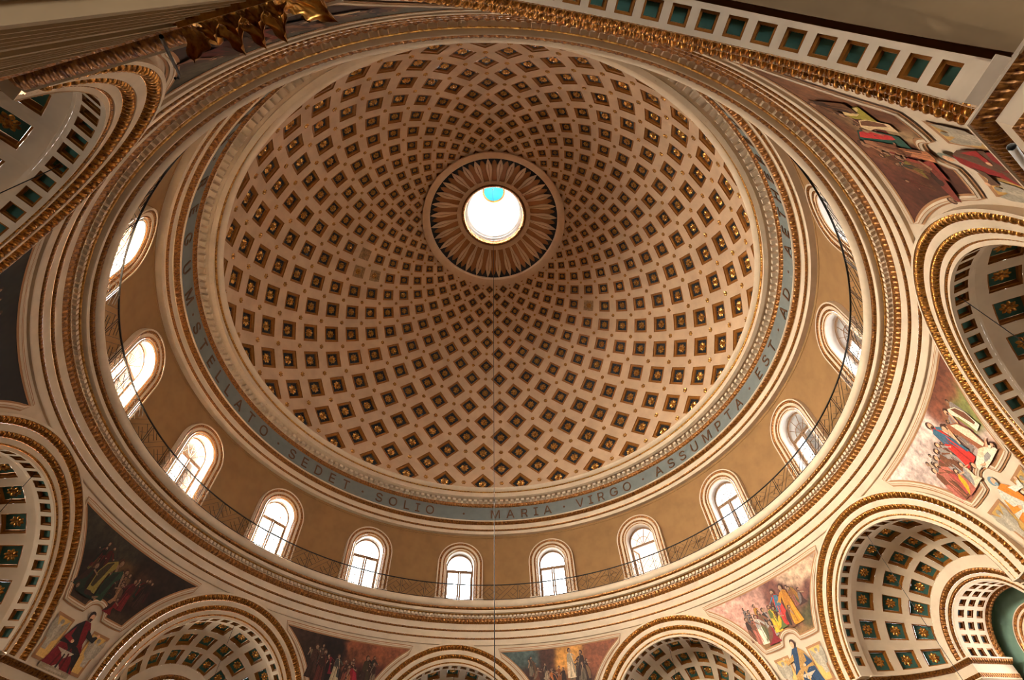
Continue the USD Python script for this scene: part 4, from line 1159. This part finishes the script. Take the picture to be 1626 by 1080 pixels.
c_ = lin
RED, CRIM, BLUE, OCH, YEL, GRN, WHT, GRY, BRN, DBR, PNK, DGR, SKY_ = c_(196, 46, 34), c_(130, 22, 26), c_(62, 96, 112), c_(196, 130, 28), c_(226, 160, 30), c_(88, 96, 40), c_(226, 208, 176), c_(150, 138, 128), c_(112, 66, 40), c_(52, 28, 18), c_(176, 96, 76), c_(36, 70, 58), c_(206, 182, 168)
BIG = (-9, 9, 0, 20)
MUR = {
    3: ('bright mural with a white sheet and a blue-cloaked figure, between the two right-hand arches', [BIG + (c_(205, 176, 160),), (0.6, 9, 13.3, 20, c_(120, 66, 44)), (1.0, 3.0, 12.6, 13.9, c_(120, 118, 62)), (-9, 9, 0, 12.2, c_(150, 98, 62)), (-2.6, -0.8, 11, 12.9, c_(156, 92, 70))],
        [(-1.65, 12.0, 1.15, PNK, BRN, 'stand', 1), (-1.35, 11.98, 1.2, BRN, PNK, 'stand', 1), (-1.05, 12.05, 1.25, c_(170, 70, 60), BRN, 'stand', 1), (-0.75, 12.15, 1.25, GRY, BRN, 'stand', 1), (-0.45, 12.35, 1.15, BRN, GRY, 'stand', 1), (0.1, 12.42, 1.55, RED, BLUE, 'stand', 1), (1.1, 12.15, 1.6, c_(150, 86, 52), c_(222, 200, 166), 'bend', -1), (1.75, 12.7, 1.2, WHT, BRN, 'bend', -1), (0.75, 12.1, 1.1, WHT, c_(220, 190, 150), 'lie', 1), (-0.9, 11.9, 1.0, PNK, YEL, 'kneel', 1), (-0.45, 11.92, 0.95, c_(214, 186, 150), GRY, 'kneel', 1), (0.9, 11.92, 0.9, WHT, GRY, 'lie', -1)]),
    2: ('mural of a red-robed and an ochre-cloaked man before a crowd, lower right', [BIG + (c_(112, 62, 48),), (-9, -0.5, 12.9, 20, c_(196, 142, 122)), (1.0, 9, 13.8, 20, c_(186, 150, 120)), (-9, 9, 0, 12.25, c_(132, 96, 52)), (1.3, 9, 12.0, 13.0, c_(70, 62, 30))],
        [(-1.9, 12.3, 0.95, BRN, DBR, 'stand', 1), (-1.6, 12.15, 1.0, PNK, BRN, 'stand', 1), (-1.3, 12.05, 1.1, WHT, GRY, 'stand', 1), (-1.0, 12.1, 1.15, c_(90, 84, 50), BRN, 'stand', 1), (-0.7, 12.2, 1.1, GRY, DBR, 'stand', 1), (0.35, 12.45, 1.35, RED, BLUE, 'stand', -1), (0.95, 12.3, 1.5, OCH, c_(170, 104, 20), 'stand', -1), (-0.3, 12.3, 1.0, YEL, GRN, 'stand', 1), (-0.75, 11.9, 1.15, CRIM, BRN, 'kneel', 1), (0.55, 12.2, 0.9, BRN, DBR, 'bend', 1), (0.05, 12.35, 0.85, GRN, YEL, 'kneel', 1)]),
    1: ('mural with a fiery yellow glow and a pale-robed figure, right of the bottom centre arch', [BIG + (c_(70, 38, 24),), (-0.2, 1.6, 13.2, 20, c_(186, 126, 56)), (-9, -1.6, 13.6, 20, c_(74, 86, 80)), (0.0, 1.0, 12.2, 13.6, c_(150, 96, 58)), (-9, 9, 0, 12.4, c_(38, 18, 12)), (1.6, 9, 13, 20, c_(122, 66, 38))],
        [(0.55, 12.9, 1.25, c_(206, 176, 140), c_(150, 130, 104), 'stand', 1), (1.3, 12.7, 1.25, c_(96, 80, 62), DBR, 'stand', -1), (1.65, 12.6, 1.0, DBR, c_(120, 84, 50), 'bend', -1), (-0.55, 12.3, 1.05, c_(176, 98, 44), DBR, 'bend', -1), (-1.4, 12.75, 0.8, c_(130, 70, 40), DBR, 'lie', 1), (0.0, 12.0, 0.9, c_(160, 130, 96), DBR, 'kneel', 1), (-1.0, 12.1, 0.8, CRIM, DBR, 'lie', 1)]),
    0: ('dark mural with a crimson figure under an orange sky, left of the bottom centre arch', [BIG + (c_(30, 15, 10),), (0.2, 9, 13.3, 20, c_(140, 76, 44)), (-9, -1.6, 12.6, 20, c_(56, 34, 22)), (0.5, 9, 12.9, 13.5, c_(80, 34, 24))],
        [(-0.4, 12.45, 1.05, c_(166, 146, 112), c_(60, 56, 46), 'stand', 1), (0.15, 12.3, 1.0, c_(120, 60, 40), DBR, 'stand', -1), (0.5, 12.35, 0.95, c_(150, 90, 50), DBR, 'stand', -1), (0.8, 12.1, 1.15, CRIM, c_(160, 30, 46), 'bend', -1), (1.4, 12.3, 1.3, DBR, c_(60, 44, 22), 'stand', 1), (-1.3, 12.1, 1.4, c_(84, 34, 22), DBR, 'stand', 1), (-1.9, 12.4, 1.3, DBR, c_(70, 40, 26), 'stand', 1), (0.3, 11.95, 0.8, c_(160, 130, 90), DBR, 'kneel', 1), (1.9, 12.4, 1.0, c_(110, 90, 66), DBR, 'stand', -1)]),
    -1: ('dim mural with a stooping yellow-cloaked man, between the two arches at lower left', [BIG + (c_(34, 20, 12),), (-9, 0.2, 13.4, 20, c_(52, 44, 32)), (-0.6, 0.5, 13.0, 13.9, c_(96, 64, 34)), (0.6, 9, 12.2, 13.8, c_(24, 10, 8)), (-9, 9, 0, 12.2, c_(66, 44, 26)), (1.0, 1.9, 12.4, 14.2, c_(60, 34, 18))],
        [(-0.9, 12.3, 1.5, c_(140, 118, 52), c_(60, 46, 22), 'bend', 1), (-0.35, 12.2, 1.4, c_(34, 58, 40), c_(30, 36, 26), 'bend', 1), (-1.5, 12.2, 1.2, c_(26, 40, 28), DBR, 'kneel', 1), (0.45, 12.3, 1.0, c_(150, 106, 70), c_(90, 60, 40), 'kneel', -1), (0.85, 12.25, 1.05, c_(110, 24, 24), c_(70, 18, 18), 'stand', -1), (0.5, 11.95, 0.75, c_(120, 20, 22), DBR, 'kneel', 1), (-1.0, 12.05, 0.9, c_(20, 34, 24), DBR, 'lie', 1), (1.5, 12.6, 1.0, DBR, c_(30, 14, 10), 'stand', -1)]),
    -2: ('almost black mural at the left edge behind the near niche', [BIG + (c_(22, 12, 8),), (-0.6, 0.6, 12.4, 13.6, c_(84, 54, 34)), (-9, -1.0, 12, 20, c_(30, 30, 26))],
        [(0.2, 12.4, 1.2, c_(60, 36, 24), DBR, 'stand', 1), (-1.0, 12.5, 1.2, c_(90, 92, 84), DBR, 'stand', 1), (-0.5, 12.3, 1.1, DBR, c_(70, 30, 20), 'kneel', 1), (1.1, 12.3, 1.1, c_(50, 24, 18), DBR, 'stand', -1), (-1.7, 12.6, 1.0, c_(80, 80, 70), DBR, 'bend', 1)]),
    4: ('brown mural with a green and red robed figure, under the glinting near arch', [BIG + (c_(96, 54, 32),), (-9, 9, 12.9, 13.4, c_(126, 82, 52)), (0.2, 1.0, 12.0, 14, c_(150, 120, 84)), (-9, -0.8, 0, 20, c_(84, 42, 28)), (0.8, 9, 13.2, 20, c_(112, 70, 44))],
        [(0.3, 12.5, 1.7, c_(30, 76, 62), c_(186, 40, 40), 'bend', -1), (1.3, 12.6, 1.3, c_(150, 134, 44), c_(206, 176, 120), 'kneel', -1), (0.95, 12.3, 1.2, c_(212, 180, 136), BRN, 'bend', -1), (-0.7, 12.2, 1.3, c_(140, 52, 40), BRN, 'kneel', 1), (-0.2, 12.05, 1.0, c_(178, 110, 70), BRN, 'stand', 1), (-1.3, 12.3, 1.2, c_(120, 48, 36), DBR, 'lie', 1), (1.7, 12.9, 1.1, c_(104, 66, 40), DBR, 'stand', -1), (-0.1, 12.9, 1.0, BRN, c_(150, 100, 70), 'stand', -1)]),
    5: ('dark mural of a reddish crowd beside the gilded capital at the top left', [BIG + (c_(74, 66, 50),), (-9, 9, 0, 13.6, c_(44, 22, 14)), (-2, 2, 13.2, 14.0, c_(96, 62, 42))],
        [(1.5, 12.9, 1.2, c_(80, 26, 20), DBR, 'stand', -1), (0.9, 12.6, 1.3, c_(60, 22, 16), DBR, 'stand', -1), (0.2, 12.7, 1.4, c_(110, 40, 26), DBR, 'bend', 1), (-0.5, 12.7, 1.3, DBR, c_(120, 80, 52), 'stand', 1), (-1.1, 12.9, 1.0, c_(190, 160, 124), DBR, 'lie', 1), (1.9, 12.8, 1.0, c_(120, 76, 52), DBR, 'kneel', -1)]),
}
for k, (lab, bg, figs) in MUR.items():
    p = top('spandrel_mural', lab, 'mural', 'murals between the arches', None, pier_m[k])
    build_mural(p, bg, figs, k + 11)

PRO = {3: ('painted seated figure in orange with a grey-blue headcloth, below the bright crowd mural', c_(206, 120, 36), c_(196, 190, 170), c_(110, 130, 136)),
       2: ('painted seated figure with dark blue skirts between two gold panels, at the bottom right', c_(36, 60, 88), c_(176, 130, 66), HAIR),
       -1: ('painted seated figure in crimson between two dull gold panels, at the lower left', c_(120, 22, 28), c_(34, 26, 24), DBR),
       4: ('painted leaning figure with a dark red lap beside a pale niche, at the right edge', c_(140, 26, 26), c_(92, 62, 44), c_(120, 120, 104)),
       0: ('painted seated figure below the bottom edge, left of centre', c_(60, 50, 80), BRN, HAIR), 1: ('painted seated figure below the bottom edge, right of centre', c_(70, 80, 60), BRN, HAIR),
       -2: ('painted seated figure hidden at the left edge', c_(60, 40, 30), DBR, HAIR), 5: ('painted seated figure hidden behind the gilded capital', c_(60, 40, 30), DBR, HAIR)}
M['goldpaint'] = mat('gold_painted_panel', (0.62, 0.36, 0.10), 0.4, metal=0.35, noise=0.2, scale=16.0)
for k, (lab, robe, cloak, hair) in PRO.items():
    p = top('seated_figure_painting', lab, 'wall painting', 'painted seated figures on the piers', None, pier_m[k])
    for s in (-1, 1):
        zs = np.linspace(9.75, 11.32, 8)
        e = edge_psi(zs, 5.95)
        for nm, ins, off, mt in (('panel_border', 0.0, 0.03, 'shade'), ('gold_panel', 0.35, 0.036, 'goldpaint')):
            zz = np.linspace(9.75 + ins * 0.3, 11.32 - ins * 0.3, 8)
            ee = edge_psi(zz, 5.95) - ins
            i0 = 1.75 + ins * 0.6
            ok = np.maximum(ee, i0 + 0.05)
            sub(p, nm, cat([grid(np.stack([sp_pt(s * (i0 + (ok - i0) * q), zz, off) for q in (0, 0.5, 1)], 1))]), mt, False)
        cv = Canvas(); cv.layer = 2
        X0 = s * 1.03
        gcol = c_(176, 160, 136)
        cv.poly([(X0 - 0.10, 10.1), (X0 - 0.16, 10.6), (X0 - 0.08, 10.95), (X0 + 0.08, 10.95), (X0 + 0.15, 10.6), (X0 + 0.12, 10.1)], gcol)
        for w in (-1, 1):
            cv.poly([(X0 + w * 0.08, 10.9), (X0 + w * 0.34, 11.2), (X0 + w * 0.38, 10.95), (X0 + w * 0.28, 10.5), (X0 + w * 0.14, 10.4)], sh(gcol, 0.8))
        cv.ell(X0, 11.03, 0.085, 0.105, sh(gcol, 1.1)); cv.ell(X0, 11.07, 0.09, 0.08, sh(gcol, 0.6))
        cv.done(p, 'painted_angel')
    cv = Canvas(); cv.layer = 14
    cv.poly([(-0.62, 9.62), (-0.62, 10.35), (0.62, 10.35), (0.62, 9.62)], c_(186, 166, 140))
    cv.poly([(-0.75, 9.55), (-0.75, 9.75), (0.75, 9.75), (0.75, 9.55)], c_(160, 140, 112))
    person_shape(cv, 0.0, 9.75, 2.15, robe, cloak, 900 + k, 'sit', 1 if k % 2 else -1, SKIN, hair)
    cv.done(p, 'painted_figure')

# ------------------------------------------------------------------ near pier: fluted pilaster with gilded capital
plan5 = pier_plan(True, False)
i5 = [i for i in range(len(plan5) - 1) if abs(plan5[i][0] + plan5[i + 1][0]) < 0.05 and plan5[i][0] < 0][0]
fa, fb = np.array(plan5[i5]), np.array(plan5[i5 + 1])
ex = np.array([fb[0] - fa[0], fb[1] - fa[1], 0.0]); PLEN = np.linalg.norm(ex); ex /= PLEN
ein = np.array([ex[1], -ex[0], 0.0])          # towards the room
if ein[1] > 0:
    ein = -ein


def on_pier(s, o, z):
    s, o, z = np.broadcast_arrays(np.asarray(s, float), np.asarray(o, float), np.asarray(z, float))
    return np.array([fa[0], fa[1], 0.0]) + s[..., None] * ex + o[..., None] * ein + z[..., None] * np.array([0, 0, 1.0])


def fluted(w, dep, nf, zs, s0):
    """outline of a fluted pilaster shaft"""
    pts = [(0, 0), (0, dep)]
    m = 0.10 * w; fw = (w - 2 * m) / nf
    for i in range(nf):
        a = m + i * fw
        for t in np.linspace(0, PI, 9):
            pts.append((a + fw * 0.08 + fw * 0.84 * (0.5 - 0.5 * math.cos(t)), dep - 0.085 * math.sin(t)))
    pts += [(w, dep), (w, 0)]
    pts = np.array(pts)
    return grid(np.stack([on_pier(s0 + pts[:, 0], pts[:, 1], np.full(len(pts), z)) for z in zs], 1))


def leaf_blade(w, h, out, curl, nu=25, nt=26):
    """acanthus leaf: root at the origin, rising along z, bulging along y and curling over at the tip"""
    t = np.linspace(0, 1, nt); u = np.linspace(-1, 1, nu)
    ang = 0.25 * np.sin(PI * t) + np.clip(t - 0.45, 0, 1) ** 1.6 * curl * 2.6
    ds = h / nt
    y = np.cumsum(np.sin(ang)) * ds * 1.15 + out * t; z = np.cumsum(np.cos(ang)) * ds
    lobes = 1 + 0.16 * np.sin(t * 34)
    wid = w * (0.50 + 0.55 * np.sin(PI * t * 0.85)) * np.sqrt(np.clip((1.03 - t) * 4, 0, 1)) * lobes
    rib = np.cos(u * 4.5 * PI)[:, None] * (0.25 + 0.75 * np.abs(u))[:, None] * np.sin(PI * np.clip(t * 1.1, 0, 1))[None, :]
    X = u[:, None] * wid[None, :] / 2
    Y = y[None, :] - 0.22 * w * (u[:, None] ** 2) + 0.055 * w * rib + 0.10 * w * np.exp(-(u[:, None] * 7) ** 2)
    Z = z[None, :] - 0.16 * h * (np.abs(u[:, None]) ** 1.5) * t[None, :]
    return grid(np.stack([X, Y, Z], -1))


def put(m, s, o, z, ang):
    v, f = m
    x = math.cos(ang) * ex + math.sin(ang) * ein; y = -math.sin(ang) * ex + math.cos(ang) * ein
    return on_pier(s, o, z) + v[:, :1] * x + v[:, 1:2] * y + v[:, 2:] * np.array([0, 0, 1.0]), f


def spiral(r0, turns, width, n=40):
    t = np.linspace(0, 1, n); a = t * turns * 2 * PI; r = r0 * (1 - 0.82 * t)
    P = np.c_[r * np.cos(a), np.zeros(n), r * np.sin(a)]
    cs = np.linspace(0, 2 * PI, 7)[:-1]
    tw = width * (1 - 0.5 * t)
    rad = np.c_[np.cos(a), np.zeros(n), np.sin(a)]
    Q = P[:, None] + tw[:, None, None] * (np.cos(cs)[None, :, None] * rad[:, None] * 0.5 + np.sin(cs)[None, :, None] * np.array([0, 1.0, 0]))
    return grid(np.concatenate([Q, Q[:, :1]], 1))


PW, PD, Z_CAP, Z_AB = 1.05, 0.09, 7.62, 8.62
for s0, lab in ((0.02, 'tall fluted pilaster with a gilded leafy capital, close by at the upper left'),):
    p = top('pilaster', lab, 'pilaster', None, 'structure', pier_m[5])
    for q in (1.45, 2.75):
        sub(p, 'plain_shaft', cat([fluted(1.0, PD, 4, (0.0, 4.5, 8.62), q)]), 'stone_shaded', 30)
    sub(p, 'shaft', cat([fluted(PW, PD, 5, (0.9, 2.5, 4.5, 6.4, Z_CAP), s0)]), 'stone_shaded', 30)
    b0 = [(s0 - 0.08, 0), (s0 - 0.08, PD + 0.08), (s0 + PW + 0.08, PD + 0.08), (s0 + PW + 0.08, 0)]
    sub(p, 'base', cat([grid(np.stack([on_pier(np.array([q[0] for q in b0]), np.array([q[1] for q in b0]), z) for z in (0, 0.85, 0.9)], 1))]), 'stone_shaded', False)
    cm = s0 + PW / 2
    # astragal and bell
    ast = []
    for z0_, r_ in ((Z_CAP, 0.045), (Z_CAP + 0.08, 0.03)):
        for a_, b_ in (((s0, PD), (s0 + PW, PD)), ((s0, 0), (s0, PD)), ((s0 + PW, PD), (s0 + PW, 0))):
            ast.append(bar(on_pier(*a_, z0_), on_pier(*b_, z0_), r_ * 2.2))
    sub(p, 'astragal', cat(ast), 'gold', False)
    bell = [(s0 + 0.02, 0), (s0 + 0.02, PD - 0.02), (s0 + PW - 0.02, PD - 0.02), (s0 + PW - 0.02, 0)]
    flare = lambda k_: np.array([[cm + (q[0] - cm) * k_, q[1] * (1 + (k_ - 1) * 2.2)] for q in bell])
    sub(p, 'bell', cat([grid(np.stack([on_pier(flare(k_)[:, 0], flare(k_)[:, 1], z) for z, k_ in ((Z_CAP, 1.0), (Z_CAP + 0.6, 1.0), (Z_CAP + 0.95, 1.07), (Z_AB - 0.15, 1.14))], 1))]), 'goldred', False)
    for i in range(4):
        sub(p, 'leaf', cat([put(leaf_blade(0.25, 0.42, 0.03, 2.5), s0 + 0.13 + 0.263 * i, PD - 0.01, Z_CAP + 0.05, 0)]), 'gold', 50)
    for i in range(3):
        sub(p, 'leaf', cat([put(leaf_blade(0.26, 0.70, 0.05, 2.3), s0 + 0.26 + 0.263 * i, PD, Z_CAP + 0.08, 0)]), 'gold', 50)
    for sg in (-1, 1):
        e_ = s0 + (PW if sg > 0 else 0)
        sub(p, 'leaf', cat([put(leaf_blade(0.28, 0.78, 0.10, 2.2), e_, PD, Z_CAP + 0.06, -sg * PI / 4)]), 'gold', 50)
        sub(p, 'leaf', cat([put(leaf_blade(0.24, 0.45, 0.04, 2.4), e_, PD * 0.45, Z_CAP + 0.05, -sg * PI / 2)]), 'gold', 50)
        v, f = spiral(0.17, 2.2, 0.06)
        sub(p, 'volute', cat([put((v, f), e_ + sg * 0.12, PD + 0.14, Z_AB - 0.30, -sg * PI / 4)]), 'gold', 50)
    # hanging swag of fruit between the leaves
    sw = []
    for q in range(15):
        x = q / 14
        sw.append(place(ROS6, on_pier(s0 + 0.2 + (PW - 0.4) * x, PD + 0.10 + 0.03 * (q % 2), Z_CAP + 0.62 - 0.20 * math.sin(PI * x)), (pier_dir := np.array([ein[0], ein[1], -0.3])), 0.075 + 0.02 * (q % 3 == 0), 0.09))
    sub(p, 'fruit_swag', cat(sw), 'gold', 50)
    t_ = np.linspace(0, 1, 12)
    edge = [(s0 - 0.20, 0), (s0 - 0.20, PD + 0.22)] + [(s0 - 0.20 + (PW + 0.40) * x, PD + 0.22 - 0.10 * math.sin(PI * x)) for x in t_[1:-1]] + [(s0 + PW + 0.20, PD + 0.22), (s0 + PW + 0.20, 0)]
    ea = np.array(edge); sc_ = lambda k_: np.c_[cm + (ea[:, 0] - cm) * k_, ea[:, 1] * k_]
    ab = [grid(np.stack([on_pier(sc_(k_)[:, 0], sc_(k_)[:, 1], np.full(len(ea), z)) for z, k_ in ((Z_AB - 0.14, 0.93), (Z_AB - 0.10, 0.95), (Z_AB - 0.06, 1.0), (Z_AB, 1.0))], 1))]
    bt = np.vstack([[[cm, 0.0]], sc_(0.93)])
    ab.append((on_pier(bt[:, 0], bt[:, 1], Z_AB - 0.14), np.array([[0, i, i + 1] for i in range(1, len(bt) - 1)])))
    sub(p, 'abacus', cat(ab), 'goldred', False)
    sub(p, 'centre_flower', cat([place(ROS8, on_pier(cm, PD + 0.13, Z_AB - 0.08), np.array([ein[0], ein[1], -0.2]), 0.12, 0.12)]), 'gold', 50)


# ------------------------------------------------------------------ cords and small things
def wire(pts, r, n=6):
    P = np.asarray(pts, float)
    t = np.gradient(P, axis=0); t /= np.linalg.norm(t, axis=1)[:, None]
    a = np.cross(t, [0.31, 0.17, 0.93]); m = np.linalg.norm(a, axis=1)
    a = np.where(m[:, None] < 1e-3, [1.0, 0, 0], a / np.maximum(m, 1e-9)[:, None]); b = np.cross(t, a)
    c = np.linspace(0, 2 * PI, n, endpoint=False)
    Q = P[:, None] + r * (np.cos(c)[None, :, None] * a[:, None] + np.sin(c)[None, :, None] * b[:, None])
    return grid(np.concatenate([Q, Q[:, :1]], 1))


def cord(label, x, y, z0, z1, r=0.011):
    p = top('hanging_cord', label, 'cord', 'lamp cords', None, Gf.Matrix4d(1, 0, 0, 0, 0, 1, 0, 0, 0, 0, 1, 0, x, y, z0, 1))
    sub(p, 'wire', cat([wire([(0, 0, 0), (0, 0, (z1 - z0) / 2), (0, 0, z1 - z0)], r)]), 'iron', False)
    sub(p, 'ceiling_hook', cat([wire([(0, 0, -0.12), (0, 0, 0.04)], 0.05, 8)]), 'gold', 50)


cord('long thin cord hanging straight down the middle from the eye of the dome', -0.06, -2.6, 44.75, 3.0, 0.014)
CN = {3: 'thin cord hanging across the bright lower right niche', 4: 'thin cord hanging across the shaded right-hand niche', -2: 'thin cord crossing the upper left niche', -1: 'thin cord in the niche at the left edge',
      0: 'thin cord in the lit niche at lower left', 1: 'thin cord under the bottom centre arch', 2: 'thin cord in the dark niche right of bottom centre'}
for k, lab in CN.items():
    A_, T_ = unit(PHI0 + 45 * (k - 1))
    q = A_ * 17.93
    cord(lab, q[0], q[1], ZC + RIN + 0.13, 3.0)


def unproject(px, py, R):
    d = ((px - 813) / FPX) * _r - ((py - 540) / FPX) * _u + _fw
    a = d[0] ** 2 + d[1] ** 2; b = 2 * CAM_Y * d[1]; c = CAM_Y ** 2 - R * R
    t = (-b + math.sqrt(max(b * b - 4 * a * c, 0.0))) / (2 * a)
    return np.array([0, CAM_Y, CAM_Z]) + t * d


cab = [unproject(px, py, R) for px, py, R in ((256, 58, 17.75), (259, 66, 17.72), (266, 80, 17.70), (272, 93, 17.68), (280, 108, 17.62), (284.5, 118, 17.60), (283.5, 124, 17.60), (278, 124.5, 17.62))]
p = top('black_cable', 'black cable looping down across the dark mural at the upper left', 'cable', None, None, Gf.Matrix4d(1, 0, 0, 0, 0, 1, 0, 0, 0, 0, 1, 0, *map(float, cab[-1]), 1))
sub(p, 'wire', cat([wire(np.array(cab) - cab[-1], 0.022)]), 'iron', True)
r0, r1 = unproject(1606, 233, 17.9), unproject(1640, 278, 17.8)
p = top('white_rod', 'short white rod sticking out over the painted figure at the right edge', 'rod', None, None, Gf.Matrix4d(1, 0, 0, 0, 0, 1, 0, 0, 0, 0, 1, 0, *map(float, r0), 1))
sub(p, 'tube', cat([wire([(0, 0, 0), tuple((r1 - r0) / 2), tuple(r1 - r0)], 0.035, 8)]), 'white', True)
